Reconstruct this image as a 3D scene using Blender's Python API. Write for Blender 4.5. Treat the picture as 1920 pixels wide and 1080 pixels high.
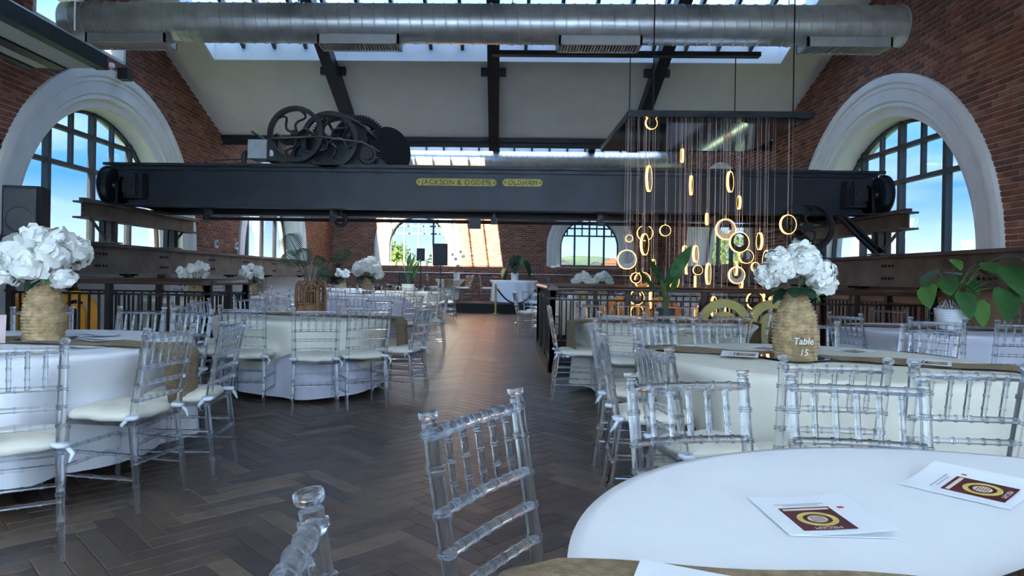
import bpy, bmesh, math, random
from mathutils import Vector, Matrix
PI = math.pi
R_ = math.radians
for o in list(bpy.data.objects): bpy.data.objects.remove(o)
S = bpy.context.scene
COL = S.collection
rnd = random.Random(7)

# ------------------------------------------------------------------ camera, sky, sun, exposure
cam_d = bpy.data.cameras.new('camera'); cam = bpy.data.objects.new('camera', cam_d); COL.objects.link(cam)
cam_d.sensor_width = 36; cam_d.lens = 24; cam_d.shift_x = .032; cam_d.shift_y = -.0109
cam_d.clip_start = .03; cam_d.clip_end = 2000
cam.matrix_world = Matrix.Translation((0, 0, 1.2)) @ Matrix.Rotation(.03, 4, 'Z') @ Matrix.Rotation(PI/2, 4, 'X') @ Matrix.Rotation(.0165, 4, 'Z')
S.camera = cam

SUN_DIR = Vector((.10, 1, -.35)).normalized()          # direction the sunlight travels
w = bpy.data.worlds.new('sky'); S.world = w; w.use_nodes = True
nt = w.node_tree; nt.nodes.clear()
# clear evening sky: pale at the horizon, deeper blue overhead, thin wisps of cloud
tcw = nt.nodes.new('ShaderNodeTexCoord'); sep = nt.nodes.new('ShaderNodeSeparateXYZ'); nt.links.new(tcw.outputs['Generated'], sep.inputs[0])
rmp = nt.nodes.new('ShaderNodeValToRGB'); els = rmp.color_ramp.elements
for pos, c in ((0., (.66, .80, .90)), (.12, (.52, .73, .92)), (.30, (.30, .60, .96)), (.60, (.13, .40, .93)), (1., (.09, .31, .88))):
    e_ = els[0] if pos == 0 else els[1] if pos == 1 else els.new(pos)
    e_.color = list(c)+[1]
nt.links.new(sep.outputs[2], rmp.inputs[0])
mpw = nt.nodes.new('ShaderNodeMapping'); mpw.inputs['Scale'].default_value = (1.6, 1.6, 6)
nzw = nt.nodes.new('ShaderNodeTexNoise'); nzw.inputs['Scale'].default_value = 2.2; nzw.inputs['Detail'].default_value = 6
nt.links.new(tcw.outputs['Generated'], mpw.inputs[0]); nt.links.new(mpw.outputs[0], nzw.inputs['Vector'])
cw = nt.nodes.new('ShaderNodeValToRGB'); cw.color_ramp.elements[0].position = .48; cw.color_ramp.elements[1].position = .78
cw.color_ramp.elements[1].color = (.55, .55, .55, 1)
nt.links.new(nzw.outputs['Fac'], cw.inputs[0])
mxw = nt.nodes.new('ShaderNodeMix'); mxw.data_type = 'RGBA'; mxw.inputs[7].default_value = (.78, .86, .92, 1)
nt.links.new(cw.outputs[0], mxw.inputs[0]); nt.links.new(rmp.outputs[0], mxw.inputs[6])
bg = nt.nodes.new('ShaderNodeBackground'); bg.inputs[1].default_value = 4.2
wo = nt.nodes.new('ShaderNodeOutputWorld')
nt.links.new(mxw.outputs[2], bg.inputs[0]); nt.links.new(bg.outputs[0], wo.inputs[0])
sl = bpy.data.lights.new('sun', 'SUN'); sl.energy = 24; sl.angle = .009; sl.color = (1, .80, .55)
so = bpy.data.objects.new('sun', sl); COL.objects.link(so)
so.rotation_euler = SUN_DIR.to_track_quat('-Z', 'Y').to_euler(); so.location = (0, -30, 30)
S.view_settings.view_transform = 'Standard'; S.view_settings.look = 'None'
S.view_settings.gamma = 1; S.view_settings.use_curve_mapping = False
S.view_settings.exposure = 1.88

# ------------------------------------------------------------------ materials
M = {}
def newmat(name):
    m = bpy.data.materials.new(name); m.use_nodes = True; M[name] = m
    return m, m.node_tree, m.node_tree.nodes['Principled BSDF']
def mat(name, col, rough=.6, metal=0., var=.12, scale=8., bump=0., bscale=None, spec=.5, coord='Object', **kw):
    """principled material whose colour wanders a little with noise, and which may carry fine noise relief"""
    m, t, p = newmat(name)
    tc = t.nodes.new('ShaderNodeTexCoord'); n = t.nodes.new('ShaderNodeTexNoise')
    n.inputs['Scale'].default_value = scale; n.inputs['Detail'].default_value = 5
    t.links.new(tc.outputs[coord], n.inputs['Vector'])
    r = t.nodes.new('ShaderNodeValToRGB'); e = r.color_ramp.elements
    e[0].position = .3; e[1].position = .7
    e[0].color = [c*(1-var) for c in col]+[1]; e[1].color = [min(1, c*(1+var)) for c in col]+[1]
    t.links.new(n.outputs['Fac'], r.inputs[0]); t.links.new(r.outputs[0], p.inputs['Base Color'])
    p.inputs['Roughness'].default_value = rough; p.inputs['Metallic'].default_value = metal
    p.inputs['Specular IOR Level'].default_value = spec
    if bump:
        b = t.nodes.new('ShaderNodeBump'); b.inputs['Strength'].default_value = bump; b.inputs['Distance'].default_value = .01
        n2 = t.nodes.new('ShaderNodeTexNoise'); n2.inputs['Scale'].default_value = bscale or scale*6; n2.inputs['Detail'].default_value = 4
        t.links.new(tc.outputs[coord], n2.inputs['Vector']); t.links.new(n2.outputs['Fac'], b.inputs['Height'])
        t.links.new(b.outputs[0], p.inputs['Normal'])
    for k, v in kw.items(): p.inputs[k].default_value = v
    return m
def island_random(t):
    g = t.nodes.new('ShaderNodeNewGeometry'); oi = t.nodes.new('ShaderNodeObjectInfo')
    a = t.nodes.new('ShaderNodeMath'); a.operation = 'ADD'
    t.links.new(g.outputs['Random Per Island'], a.inputs[0]); t.links.new(oi.outputs['Random'], a.inputs[1])
    f = t.nodes.new('ShaderNodeMath'); f.operation = 'FRACT'; t.links.new(a.outputs[0], f.inputs[0])
    return f.outputs[0]
def piecemat(name, cols, rough, scale, grain=(1, 1, 1), mixf=.35, bump=.3, spec=.4, coord='Generated', dark=(.02, .02, .02)):
    """every separate piece (plank, brick) takes its own tone from a ramp; noise gives grain and relief"""
    m, t, p = newmat(name)
    fac = island_random(t)
    r = t.nodes.new('ShaderNodeValToRGB'); cr = r.color_ramp
    while len(cr.elements) < len(cols): cr.elements.new(.5)
    for i, c in enumerate(cols):
        cr.elements[i].position = i/(len(cols)-1); cr.elements[i].color = list(c)+[1]
    t.links.new(fac, r.inputs[0])
    g = t.nodes.new('ShaderNodeNewGeometry'); mp = t.nodes.new('ShaderNodeMapping'); mp.inputs['Scale'].default_value = grain
    t.links.new(g.outputs['Position'], mp.inputs[0])
    n = t.nodes.new('ShaderNodeTexNoise'); n.inputs['Scale'].default_value = scale; n.inputs['Detail'].default_value = 6
    t.links.new(mp.outputs[0], n.inputs['Vector'])
    mx = t.nodes.new('ShaderNodeMix'); mx.data_type = 'RGBA'; mx.blend_type = 'MULTIPLY'; mx.inputs[0].default_value = mixf
    rr = t.nodes.new('ShaderNodeValToRGB'); rr.color_ramp.elements[0].position = .3; rr.color_ramp.elements[1].position = .7
    rr.color_ramp.elements[0].color = (.25, .25, .25, 1)
    t.links.new(n.outputs['Fac'], rr.inputs[0]); t.links.new(r.outputs[0], mx.inputs[6]); t.links.new(rr.outputs[0], mx.inputs[7])
    t.links.new(mx.outputs[2], p.inputs['Base Color'])
    p.inputs['Roughness'].default_value = rough; p.inputs['Specular IOR Level'].default_value = spec
    if bump:
        b = t.nodes.new('ShaderNodeBump'); b.inputs['Strength'].default_value = bump; b.inputs['Distance'].default_value = .004
        t.links.new(n.outputs['Fac'], b.inputs['Height']); t.links.new(b.outputs[0], p.inputs['Normal'])
    return m
def glassmix(name, tint, gl_fac=.5, ior=1.4, rough=.0, refr=False):
    m, t, p = newmat(name); t.nodes.remove(p); out = t.nodes['Material Output']
    tr = t.nodes.new('ShaderNodeBsdfTransparent'); tr.inputs[0].default_value = list(tint)+[1]
    mx = t.nodes.new('ShaderNodeMixShader')
    if refr:
        g = t.nodes.new('ShaderNodeBsdfGlass'); g.inputs['IOR'].default_value = ior; g.inputs['Roughness'].default_value = rough
        g.inputs['Color'].default_value = list(tint)+[1]; mx.inputs[0].default_value = gl_fac
        t.links.new(tr.outputs[0], mx.inputs[1]); t.links.new(g.outputs[0], mx.inputs[2])
    else:
        g = t.nodes.new('ShaderNodeBsdfGlossy'); g.inputs['Roughness'].default_value = rough
        lw = t.nodes.new('ShaderNodeLayerWeight'); lw.inputs[0].default_value = .5
        pw = t.nodes.new('ShaderNodeMath'); pw.operation = 'POWER'; pw.inputs[1].default_value = 4.5
        f = t.nodes.new('ShaderNodeMath'); f.operation = 'MULTIPLY_ADD'; f.inputs[1].default_value = .6; f.inputs[2].default_value = (ior-1)**2/(ior+1)**2
        t.links.new(lw.outputs['Facing'], pw.inputs[0]); t.links.new(pw.outputs[0], f.inputs[0])
        t.links.new(f.outputs[0], mx.inputs[0]); t.links.new(tr.outputs[0], mx.inputs[1]); t.links.new(g.outputs[0], mx.inputs[2])
    t.links.new(mx.outputs[0], out.inputs[0])
    return m
def emit(name, col, st):
    m, t, p = newmat(name)
    p.inputs['Base Color'].default_value = list(col)+[1]
    p.inputs['Emission Color'].default_value = list(col)+[1]; p.inputs['Emission Strength'].default_value = st
    return m

piecemat('plank', [(.070, .045, .033), (.115, .076, .054), (.150, .100, .068), (.090, .060, .045), (.225, .155, .105), (.120, .083, .060), (.085, .064, .054), (.170, .120, .086)], .40, 9, (1, 1, 1), .55, .15, .45)
piecemat('brick', [(.28, .100, .060), (.36, .130, .075), (.21, .080, .055), (.40, .165, .10), (.16, .075, .060), (.33, .115, .068), (.44, .21, .135)], .85, 14, (1, 1, 1.6), .4, .6, .2)
mat('mortar', (.40, .33, .27), .95, 0, .3, 3, .4, 60)
mat('plaster', (.74, .71, .67), .9, 0, .05, 2, .15, 90)
mat('moulding', (.80, .79, .76), .6, 0, .05, 3)
mat('reveal_white', (.82, .83, .84), .7, 0, .04, 3)
mat('black_steel', (.013, .016, .021), .45, .3, .3, 5, .1, 40)
mat('crane_paint', (.010, .016, .026), .42, .2, .35, 3, .08, 30)
mat('worn_steel', (.10, .092, .085), .6, .35, .45, 3, .25, 20)
mat('galv', (.62, .64, .65), .36, .8, .15, 5)
mat('grille', (.42, .42, .41), .5, .5, .1, 6)
mat('dark_slot', (.012, .012, .013), .8)
mat('frame_dark', (.045, .055, .065), .5, .2, .2, 6)
mat('handrail', (.060, .028, .018), .32, 0, .35, 5)
mat('baluster', (.014, .011, .010), .45, .2, .3, 8)
mat('brass', (.55, .40, .16), .32, .9, .15, 12)
mat('brass_paint', (.42, .36, .10), .55, .3, .25, 20, .3, 60)
mat('letter_dark', (.035, .032, .02), .6)
mat('cloth_white', (.80, .80, .82), .85, 0, .03, 3, .25, 6)
mat('cloth_ivory', (.76, .72, .60), .85, 0, .04, 3, .25, 6)
mat('cloth_lilac', (.72, .71, .80), .85, 0, .03, 3, .25, 6)
mat('cushion', (.80, .75, .62), .8, 0, .05, 6, .3, 12)
mat('strap', (.72, .76, .82), .7)
mat('burlap', (.30, .215, .125), .95, 0, .3, 40, .8, 220)
mat('rope_weave', (.47, .33, .17), .85, 0, .4, 25, .4, 120)
mat('rattan', (.25, .12, .05), .6, 0, .4, 20)
mat('petal', (.86, .85, .78), .7, 0, .06, 12, 0, None, .3)
mat('petal_core', (.70, .66, .38), .7, 0, .2, 30)
mat('leaf', (.040, .125, .030), .42, 0, .4, 9, .2, 40)
mat('leaf_light', (.10, .24, .045), .42, 0, .35, 9, .2, 40)
mat('leaf_dark', (.014, .045, .022), .6, 0, .4, 9, 0, None, .25)
mat('stem', (.09, .16, .05), .6, 0, .3, 12)
mat('soil', (.05, .035, .025), .95, 0, .5, 30, .8, 60)
mat('pot_white', (.78, .80, .80), .45, 0, .03, 5)
mat('pot_dark', (.035, .045, .05), .5, 0, .2, 9)
mat('paper', (.82, .84, .87), .5, 0, .02, 9)
mat('print_maroon', (.10, .012, .016), .45, 0, .2, 30)
mat('print_gold', (.62, .50, .12), .45, 0, .2, 40)
mat('print_grey', (.35, .36, .42), .6)
mat('print_red', (.50, .05, .04), .5)
mat('print_cream', (.75, .62, .5), .5)
mat('mirror', (.75, .78, .80), .03, 1., .02, 3)
mat('speaker', (.012, .012, .013), .7, 0, .2, 60, .3, 200)
mat('plastic_black', (.014, .014, .015), .4)
mat('stage_black', (.010, .010, .011), .7, 0, .2, 8)
mat('stage_top', (.055, .05, .048), .6, 0, .25, 8)
mat('panel_white', (.70, .71, .70), .7, 0, .05, 2)
mat('panel_tan', (.55, .39, .27), .7, 0, .07, 2)
mat('orange', (.80, .33, .02), .5, 0, .08, 4)
mat('olive_gold', (.50, .44, .13), .5, 0, .08, 4)
mat('amber', (.62, .30, .05), .5, 0, .1, 4)
mat('ring_dark', (.03, .02, .015), .5, 0, .3, 20)
mat('ring_pale', (.62, .58, .54), .6, 0, .25, 60)
mat('plate_mirror', (.34, .33, .34), .06, 1., .1, 2)
mat('wire', (.72, .70, .66), .5, .0)
mat('white_box', (.72, .74, .75), .5)
mat('motor_grey', (.42, .46, .48), .5, .3, .15, 9)
mat('red_plastic', (.45, .02, .02), .4)
mat('frost', (.62, .46, .44), .5, 0, .1, 9)
mat('rope_black', (.01, .01, .011), .8)
mat('turf', (.10, .17, .045), .95, 0, .5, .06)
mat('tree_green', (.13, .25, .05), .8, 0, .45, 1.2)
mat('tree_lime', (.22, .34, .07), .8, 0, .4, 1.2)
mat('bark', (.07, .05, .035), .95, 0, .3, 5)
mat('hill', (.20, .27, .13), .95, 0, .45, .05)
mat('town_brick', (.34, .15, .10), .9, 0, .2, .6)
mat('town_pale', (.50, .46, .42), .9, 0, .1, .6)
mat('roof_slate', (.10, .10, .12), .8)
mat('lettering', (.85, .85, .82), .6)
emit('ring_glow', (1.0, .44, .10), 1.7)
glassmix('pane', (.33, .345, .355), ior=1.35)
glassmix('roof_pane_tinted', (.46, .49, .51), ior=1.35)
glassmix('roof_pane', (.74, .76, .77), ior=1.35)
m_, t_, p_ = newmat('fill_glazing'); t_.nodes.remove(p_)
tl_ = t_.nodes.new('ShaderNodeBsdfTranslucent'); tl_.inputs[0].default_value = (.40, .49, .62, 1); t_.links.new(tl_.outputs[0], t_.nodes['Material Output'].inputs[0])  # spreads sunlight from the added end-wall glazing, tint sets the fill colour
glassmix('acrylic', (.955, .97, .985), gl_fac=.78, ior=1.46, refr=True)
glassmix('acrylic_sheet', (.90, .90, .88), ior=1.5)

# ------------------------------------------------------------------ mesh helpers
class MB:
    def __init__(s): s.v = []; s.f = []
    def add(s, vs, fs, mx=None):
        b = len(s.v)
        s.v += [tuple(mx @ Vector(p)) for p in vs] if mx is not None else [tuple(p) for p in vs]
        s.f += [tuple(i+b for i in f) for f in fs]
        return s
    def box(s, x0, x1, y0, y1, z0, z1, mx=None):
        return s.add([(x, y, z) for x in (x0, x1) for y in (y0, y1) for z in (z0, z1)],
                     [(0, 1, 3, 2), (4, 6, 7, 5), (0, 4, 5, 1), (2, 3, 7, 6), (0, 2, 6, 4), (1, 5, 7, 3)], mx)
    def tube(s, pts, rad, seg=8, cap=True, mx=None, closed=False):
        P = [Vector(p) for p in pts]; n = len(P)
        if not hasattr(rad, '__len__'): rad = [rad]*n
        up = None; vs = []; fs = []
        for i in range(n):
            if closed: t = P[(i+1) % n]-P[i-1]
            else: t = P[min(i+1, n-1)]-P[max(i-1, 0)]
            t = t.normalized() if t.length > 1e-9 else Vector((0, 0, 1))
            if up is None: up = Vector((0, 0, 1)) if abs(t.z) < .9 else Vector((1, 0, 0))
            a = up-t*up.dot(t); a = a.normalized() if a.length > 1e-6 else t.orthogonal().normalized()
            up = a; b = t.cross(a)
            for k in range(seg):
                q = 2*PI*k/seg; vs.append(P[i]+(a*math.cos(q)+b*math.sin(q))*rad[i])
        for i in range(n if closed else n-1):
            j = (i+1) % n
            for k in range(seg):
                l = (k+1) % seg; fs.append((i*seg+k, i*seg+l, j*seg+l, j*seg+k))
        if cap and not closed:
            fs.append(tuple(reversed(range(seg)))); fs.append(tuple(range((n-1)*seg, n*seg)))
        return s.add(vs, fs, mx)
    def rod(s, a, b, r, ks=(), kr=1.25, kw=.0042, seg=8, r2=None, mx=None):
        """straight rod with raised bamboo-like rings at the fractions ks"""
        a, b = Vector(a), Vector(b); L = (b-a).length; r2 = r if r2 is None else r2
        st = [(0, 1)]
        for k in ks:
            e = kw/L
            st += [(k-1.9*e, 1), (k-1.5*e, kr), (k-.5*e, kr), (k-.2*e, 1.1), (k+.2*e, 1.1), (k+.5*e, kr), (k+1.5*e, kr), (k+1.9*e, 1)]
        st = [q for q in st if 0 <= q[0] <= 1]+[(1, 1)]
        return s.tube([a.lerp(b, t) for t, _ in st], [(r+(r2-r)*t)*q for t, q in st], seg, mx=mx)
    def lathe(s, prof, seg=24, mx=None, fn=None):
        vs = []; fs = []; n = len(prof)
        for i, (r, z) in enumerate(prof):
            for k in range(seg):
                q = 2*PI*k/seg; rr = r if fn is None else fn(r, z, q, i)
                vs.append((rr*math.cos(q), rr*math.sin(q), z))
        for i in range(n-1):
            for k in range(seg):
                l = (k+1) % seg; fs.append((i*seg+k, i*seg+l, (i+1)*seg+l, (i+1)*seg+k))
        return s.add(vs, fs, mx)
    def prism(s, poly, y0, y1, mx=None):
        """polygon in x,z extruded along y"""
        n = len(poly)
        vs = [(x, y0, z) for x, z in poly]+[(x, y1, z) for x, z in poly]
        fs = [tuple(range(n)), tuple(reversed(range(n, 2*n)))]+[(i, n+i, n+(i+1) % n, (i+1) % n) for i in range(n)]
        return s.add(vs, fs, mx)
    def build(s, name, m, parent=None, smooth=False, loc=None):
        return obj(name, s.mesh(name, m, smooth), parent, loc)
    def mesh(s, name, m, smooth=False):
        me = bpy.data.meshes.new(name); me.from_pydata(s.v, [], s.f); me.update()
        if m: me.materials.append(M[m])
        b = bmesh.new(); b.from_mesh(me); bmesh.ops.recalc_face_normals(b, faces=b.faces); b.to_mesh(me); b.free()
        if smooth:
            me.shade_smooth()
            if smooth != 'all': me.set_sharp_from_angle(angle=R_(smooth if smooth > 1 else 40))
        return me
def obj(name, me, parent=None, loc=None, rot=None):
    o = bpy.data.objects.new(name, me); COL.objects.link(o)
    if parent is not None: o.parent = parent
    if loc is not None: o.location = loc
    if rot is not None: o.rotation_euler = rot
    return o
def tag(o, label, cat, group=None, kind=None):
    o['label'] = label; o['category'] = cat
    if group: o['group'] = group
    if kind: o['kind'] = kind
    return o
def struct(o, label=None):
    o['kind'] = 'structure'
    if label: o['label'] = label
    return o
def thing(name, label, cat, loc=(0, 0, 0), rz=0, group=None):
    o = obj(name, None, None, loc, (0, 0, rz)); o.empty_display_size = .1
    return tag(o, label, cat, group)
def copy_tree(o, parent=None):
    c = o.copy(); COL.objects.link(c)
    if parent is not None: c.parent = parent
    for ch in list(o.children): copy_tree(ch, c)
    return c
def rotz(a): return Matrix.Rotation(a, 4, 'Z')
def T(x, y, z): return Matrix.Translation((x, y, z))
def text_mesh(txt, size, m, depth=.001, shear=0., spacing=1.):
    c = bpy.data.curves.new('lettering', 'FONT'); c.body = txt; c.size = size; c.extrude = depth; c.shear = shear
    c.align_x = 'CENTER'; c.align_y = 'CENTER'; c.space_character = spacing; c.resolution_u = 2
    o = bpy.data.objects.new('lettering', c); COL.objects.link(o)
    dg = bpy.context.evaluated_depsgraph_get(); me = bpy.data.meshes.new_from_object(o.evaluated_get(dg))
    bpy.data.objects.remove(o); bpy.data.curves.remove(c)
    me.materials.clear(); me.materials.append(M[m]); me.name = 'lettering'
    return me

# ------------------------------------------------------------------ the room
XL, XR, YF, YB = -6.33, 5.97, 25.5, -5.1
VAL, BAY, SL = 15.3, 10.2, .38
def zroof(y):
    t = (y-VAL) % BAY
    return 4.28+SL*(BAY/2-abs(t-BAY/2))
RV = (.68, 5.45, 8.75, 11.7)      # right stair void x0,x1,y0,y1
LV = (-5.85, -3.45, 8.0, 9.2)      # left stair void

# floor: herringbone planks on a sub-floor
mb = MB()
def slab(x0, x1, y0, y1): mb.box(x0, x1, y0, y1, -.25, -.018)
slab(XL, XR, YB, LV[2]); slab(XL, LV[0], LV[2], LV[3]); slab(LV[1], XR, LV[2], RV[2])
slab(LV[1], RV[0], RV[2], RV[3]); slab(XL, LV[1], LV[3], RV[3]); slab(RV[1], XR, RV[2], RV[3]); slab(XL, XR, RV[3], YF)
floor = struct(mb.build('floor', 'black_steel'), 'dark herringbone plank floor')
PLW, PLL = .105, .525
def in_void(x, y, e=.02):
    return any(a-e < x < b+e and c-e < y < d+e for a, b, c, d in (RV, LV))
planks = []
ca = math.cos(PI/4)
for i in range(0, 310):
    for j in range(-10, 11):
        for kind in (0, 1):
            u, v = i*PLW+j*2*PLL, i*PLW
            if kind == 0: cu, cv = u+PLL/2, v+PLW/2
            else: cu, cv = u+PLL+PLW/2, v-PLL/2+PLW
            x, y = (cu-cv)*ca, (cu+cv)*ca-10
            if XL < x < XR and .1 < y < 22.5 and not in_void(x, y, .25): planks.append((x, y, kind))
pm = MB(); g = .0012; b_ = .003
def plank_geo(mbx, mx=None):
    x, y = PLL/2-g, PLW/2-g
    mbx.add([(-x, -y, -.018), (x, -y, -.018), (x, y, -.018), (-x, y, -.018), (-x, -y, -b_), (x, -y, -b_), (x, y, -b_), (-x, y, -b_),
             (-x+b_, -y+b_, 0), (x-b_, -y+b_, 0), (x-b_, y-b_, 0), (-x+b_, y-b_, 0)],
            [(8, 9, 10, 11)]+[(4+i, 4+(i+1) % 4, 8+(i+1) % 4, 8+i) for i in range(4)]+[(i, (i+1) % 4, 4+(i+1) % 4, 4+i) for i in range(4)], mx)
plank_geo(pm); plank_me = pm.mesh('plank', 'plank')
def plank_rank(p):
    x, y, _ = p
    return y if (-.42*y-.25 < x < .06*y+.1 and y > 1.5) else y+50
planks.sort(key=plank_rank)
rest = MB()
for k, (x, y, kind) in enumerate(planks):
    a = PI/4 if kind == 0 else -PI/4
    if k < 300: obj('plank', plank_me, floor, (x, y, 0), (0, 0, a))
    else: plank_geo(rest, T(x, y, 0) @ rotz(a))
o = rest.build('planks', 'plank', floor); o['kind'] = 'stuff'

# walls with arched openings, bricks standing proud of mortar
class Wall:
    def __init__(s, name, fn, s0, s1, ztop, wins, z0=-.25):
        s.name, s.P, s.s0, s.s1, s.ztop, s.wins, s.z0 = name, fn, s0, s1, ztop, wins, z0
def arc_z(win, q, R):
    d = R*R-(q-win['c'])**2
    return win['zs']+math.sqrt(d) if d > 0 else win['z0']
def hole(win, q, z, R):
    if win.get('rect'):
        a, b, c, d = win['rect']; return a < q < b and c < z < d
    return abs(q-win['c']) < R and win['z0'] < z < arc_z(win, q, R)
def build_wall(W, label, bricks=None, nind=300, rank=None, back='mortar'):
    mb = MB(); qs = set([W.s0, W.s1]); st = (W.s1-W.s0)/80
    q = W.s0
    while q < W.s1: qs.add(round(q, 4)); q += st
    for wn in W.wins:
        if wn.get('rect'): qs |= {wn['rect'][0], wn['rect'][1]}
        else:
            for i in range(41): qs.add(wn['c']-wn['Ro']*math.cos(PI*i/40))
    for k in range(-2, 4):
        for yy in (VAL+k*BAY, VAL+(k+.5)*BAY):
            if W.s0 < yy < W.s1: qs.add(yy)
    qs = sorted(qs)
    def quad(a, b, za, zb, zc, zd): mb.add([W.P(a, za, 0), W.P(b, zb, 0), W.P(b, zc, 0), W.P(a, zd, 0)], [(0, 1, 2, 3)])
    for a, b in zip(qs, qs[1:]):
        if b-a < 1e-5: continue
        m = (a+b)/2; cuts = []
        for wn in W.wins:
            if wn.get('rect'):
                if wn['rect'][0] < m < wn['rect'][1]: cuts.append((wn['rect'][2], wn['rect'][2], wn['rect'][3], wn['rect'][3]))
            elif abs(m-wn['c']) < wn['Ro']:
                cuts.append((wn['z0'], wn['z0'], max(arc_z(wn, a, wn['Ro']-.03), wn['z0']), max(arc_z(wn, b, wn['Ro']-.03), wn['z0'])))
        cuts.sort(); za = zb = W.z0
        for c0, c1, ta, tb in cuts: quad(a, b, za, zb, c1, c0); za, zb = ta, tb
        quad(a, b, za, zb, W.ztop(b)+.3, W.ztop(a)+.3)
    wo_ = struct(mb.build(W.name, back), label)
    if bricks:
        qa, qb, zlo = bricks; bw, bh, gp = .225, .075, .013
        cells = []; row = 0; z = zlo
        while z < 6.4:
            q = qa-(bw/2 if row % 2 else 0)
            while q < qb:
                a, b = max(q+gp/2, qa), min(q+bw-gp/2, qb); zc = z+bh/2
                def fits(a, b):
                    if z+bh > min(W.ztop(a), W.ztop(b))+.05: return False
                    return not any(hole(wn, qq, zz, wn.get('Ro', 0)-.16) for wn in W.wins for qq in (a, b, (a+b)/2) for zz in (z, z+bh))
                if b-a > .03:
                    if fits(a, b): cells.append((a, b, z+gp/2, z+bh-gp/2))
                    else:                # cut brick beside an opening
                        for k_ in (3, 2, 1):
                            f_ = (b-a)*k_/4
                            if fits(a, a+f_): cells.append((a, a+f_, z+gp/2, z+bh-gp/2)); break
                            if fits(b-f_, b): cells.append((b-f_, b, z+gp/2, z+bh-gp/2)); break
                q += bw
            z += bh; row += 1
        full = [c for c in cells if c[1]-c[0] > bw-gp-1e-4]
        full.sort(key=rank); ind = set(full[:nind])
        tb = MB()
        def brick(mbx, a, b, z0, z1, dp, base=None):
            e = .004; P = base or W.P
            mbx.add([P(a, z0, -.002), P(b, z0, -.002), P(b, z1, -.002), P(a, z1, -.002), P(a+e, z0+e, dp), P(b-e, z0+e, dp), P(b-e, z1-e, dp), P(a+e, z1-e, dp)],
                    [(4, 5, 6, 7)]+[(i, (i+1) % 4, 4+(i+1) % 4, 4+i) for i in range(4)])
        o0 = Vector(W.P(0, 0, 0))
        one = MB(); hw, hh = (bw-gp)/2, (bh-gp)/2
        brick(one, -hw, hw, -hh, hh, .012, lambda q, z, d: tuple(Vector(W.P(q, z, d))-o0))
        bme = one.mesh('brick', 'brick')
        for a, b, z0, z1 in cells:
            if (a, b, z0, z1) in ind: obj('brick', bme, wo_, W.P((a+b)/2, (z0+z1)/2, rnd.uniform(-.002, .003)))
            else: brick(tb, a, b, z0, z1, rnd.uniform(.008, .016))
        o = tb.build('bricks', 'brick', wo_); o['kind'] = 'stuff'
    return wo_
big = lambda c: dict(c=c, zs=1.58, z0=1.5, R=2.22, Ro=2.86, bars=[-1.12, 0, 1.12], sub=[-1.68, -.56, .56, 1.68], tr=[2.83, 3.38])
small = lambda c: dict(c=c, zs=2.36, z0=1.64, R=1.10, Ro=1.62, bars=[-.55, 0, .55], sub=[-.83, -.275, .275, .83], tr=[2.80, 3.08])
winsL = [big(-5+8), big(11.05), big(19.1)]
winsR = [big(-5+8), big(11.1), big(19.1)]
winsF = [small(-3.09), small(3.35)]
rectL = dict(rect=(9.0, 11.2, 4.66, 5.22))
PL = lambda q, z, d: (XL+d, q, z)
PR = lambda q, z, d: (XR-d, q, z)
PF = lambda q, z, d: (q, YF-d, z)
WL = Wall('wall_left', PL, YB, YF, zroof, winsL+[rectL])
WR = Wall('wall_right', PR, YB, YF, zroof, winsR)
WF = Wall('wall_far', PF, XL, XR, lambda q: 4.28, winsF)
def rank_side(c):
    q, z = (c[0]+c[1])/2, c[2]
    vis = 6.2*1280/q < 960 and (z-1.2)/q*1280 < 515 and z > 1.6
    return q if vis else q+100
build_wall(WL, 'red brick wall with the black speaker and arched windows', (7.0, YF, 1.05), 300, rank_side)
build_wall(WR, 'red brick wall beside the ring chandelier', (6.6, YF, 1.05), 300, rank_side)
build_wall(WF, 'far red brick wall behind the stage', (XL, XR, .3), 300, lambda c: abs(c[2]-2.2)*2+abs((c[0]+c[1])/2-.4))
# unseen gable behind camera: brick below, translucent glazing above added to brighten hall
wb = MB(); wb.box(XL, XR, YB-.2, YB, 0, .9); wb.box(XL, XR, YB-.2, YB, 4.25, 5.2); struct(wb.build('wall_back', 'plaster'), 'unseen end wall around the added glazing')
gw = struct(obj('window_30', None, None, (0, YB, .9)), 'unseen translucent glazing added behind the camera as fill light')
for i in range(13):
    x = XL+(XR-XL)*i/12; b_o = MB(); b_o.box(x-.04, x+.04, -.12, .02, 0, 3.35); b_o.build('mullion', 'frame_dark', gw)
    if i < 12: b_o = MB(); b_o.box(x+.04, x+(XR-XL)/12-.04, -.08, -.07, 0, 3.35); b_o.build('pane', 'fill_glazing', gw)

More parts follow.
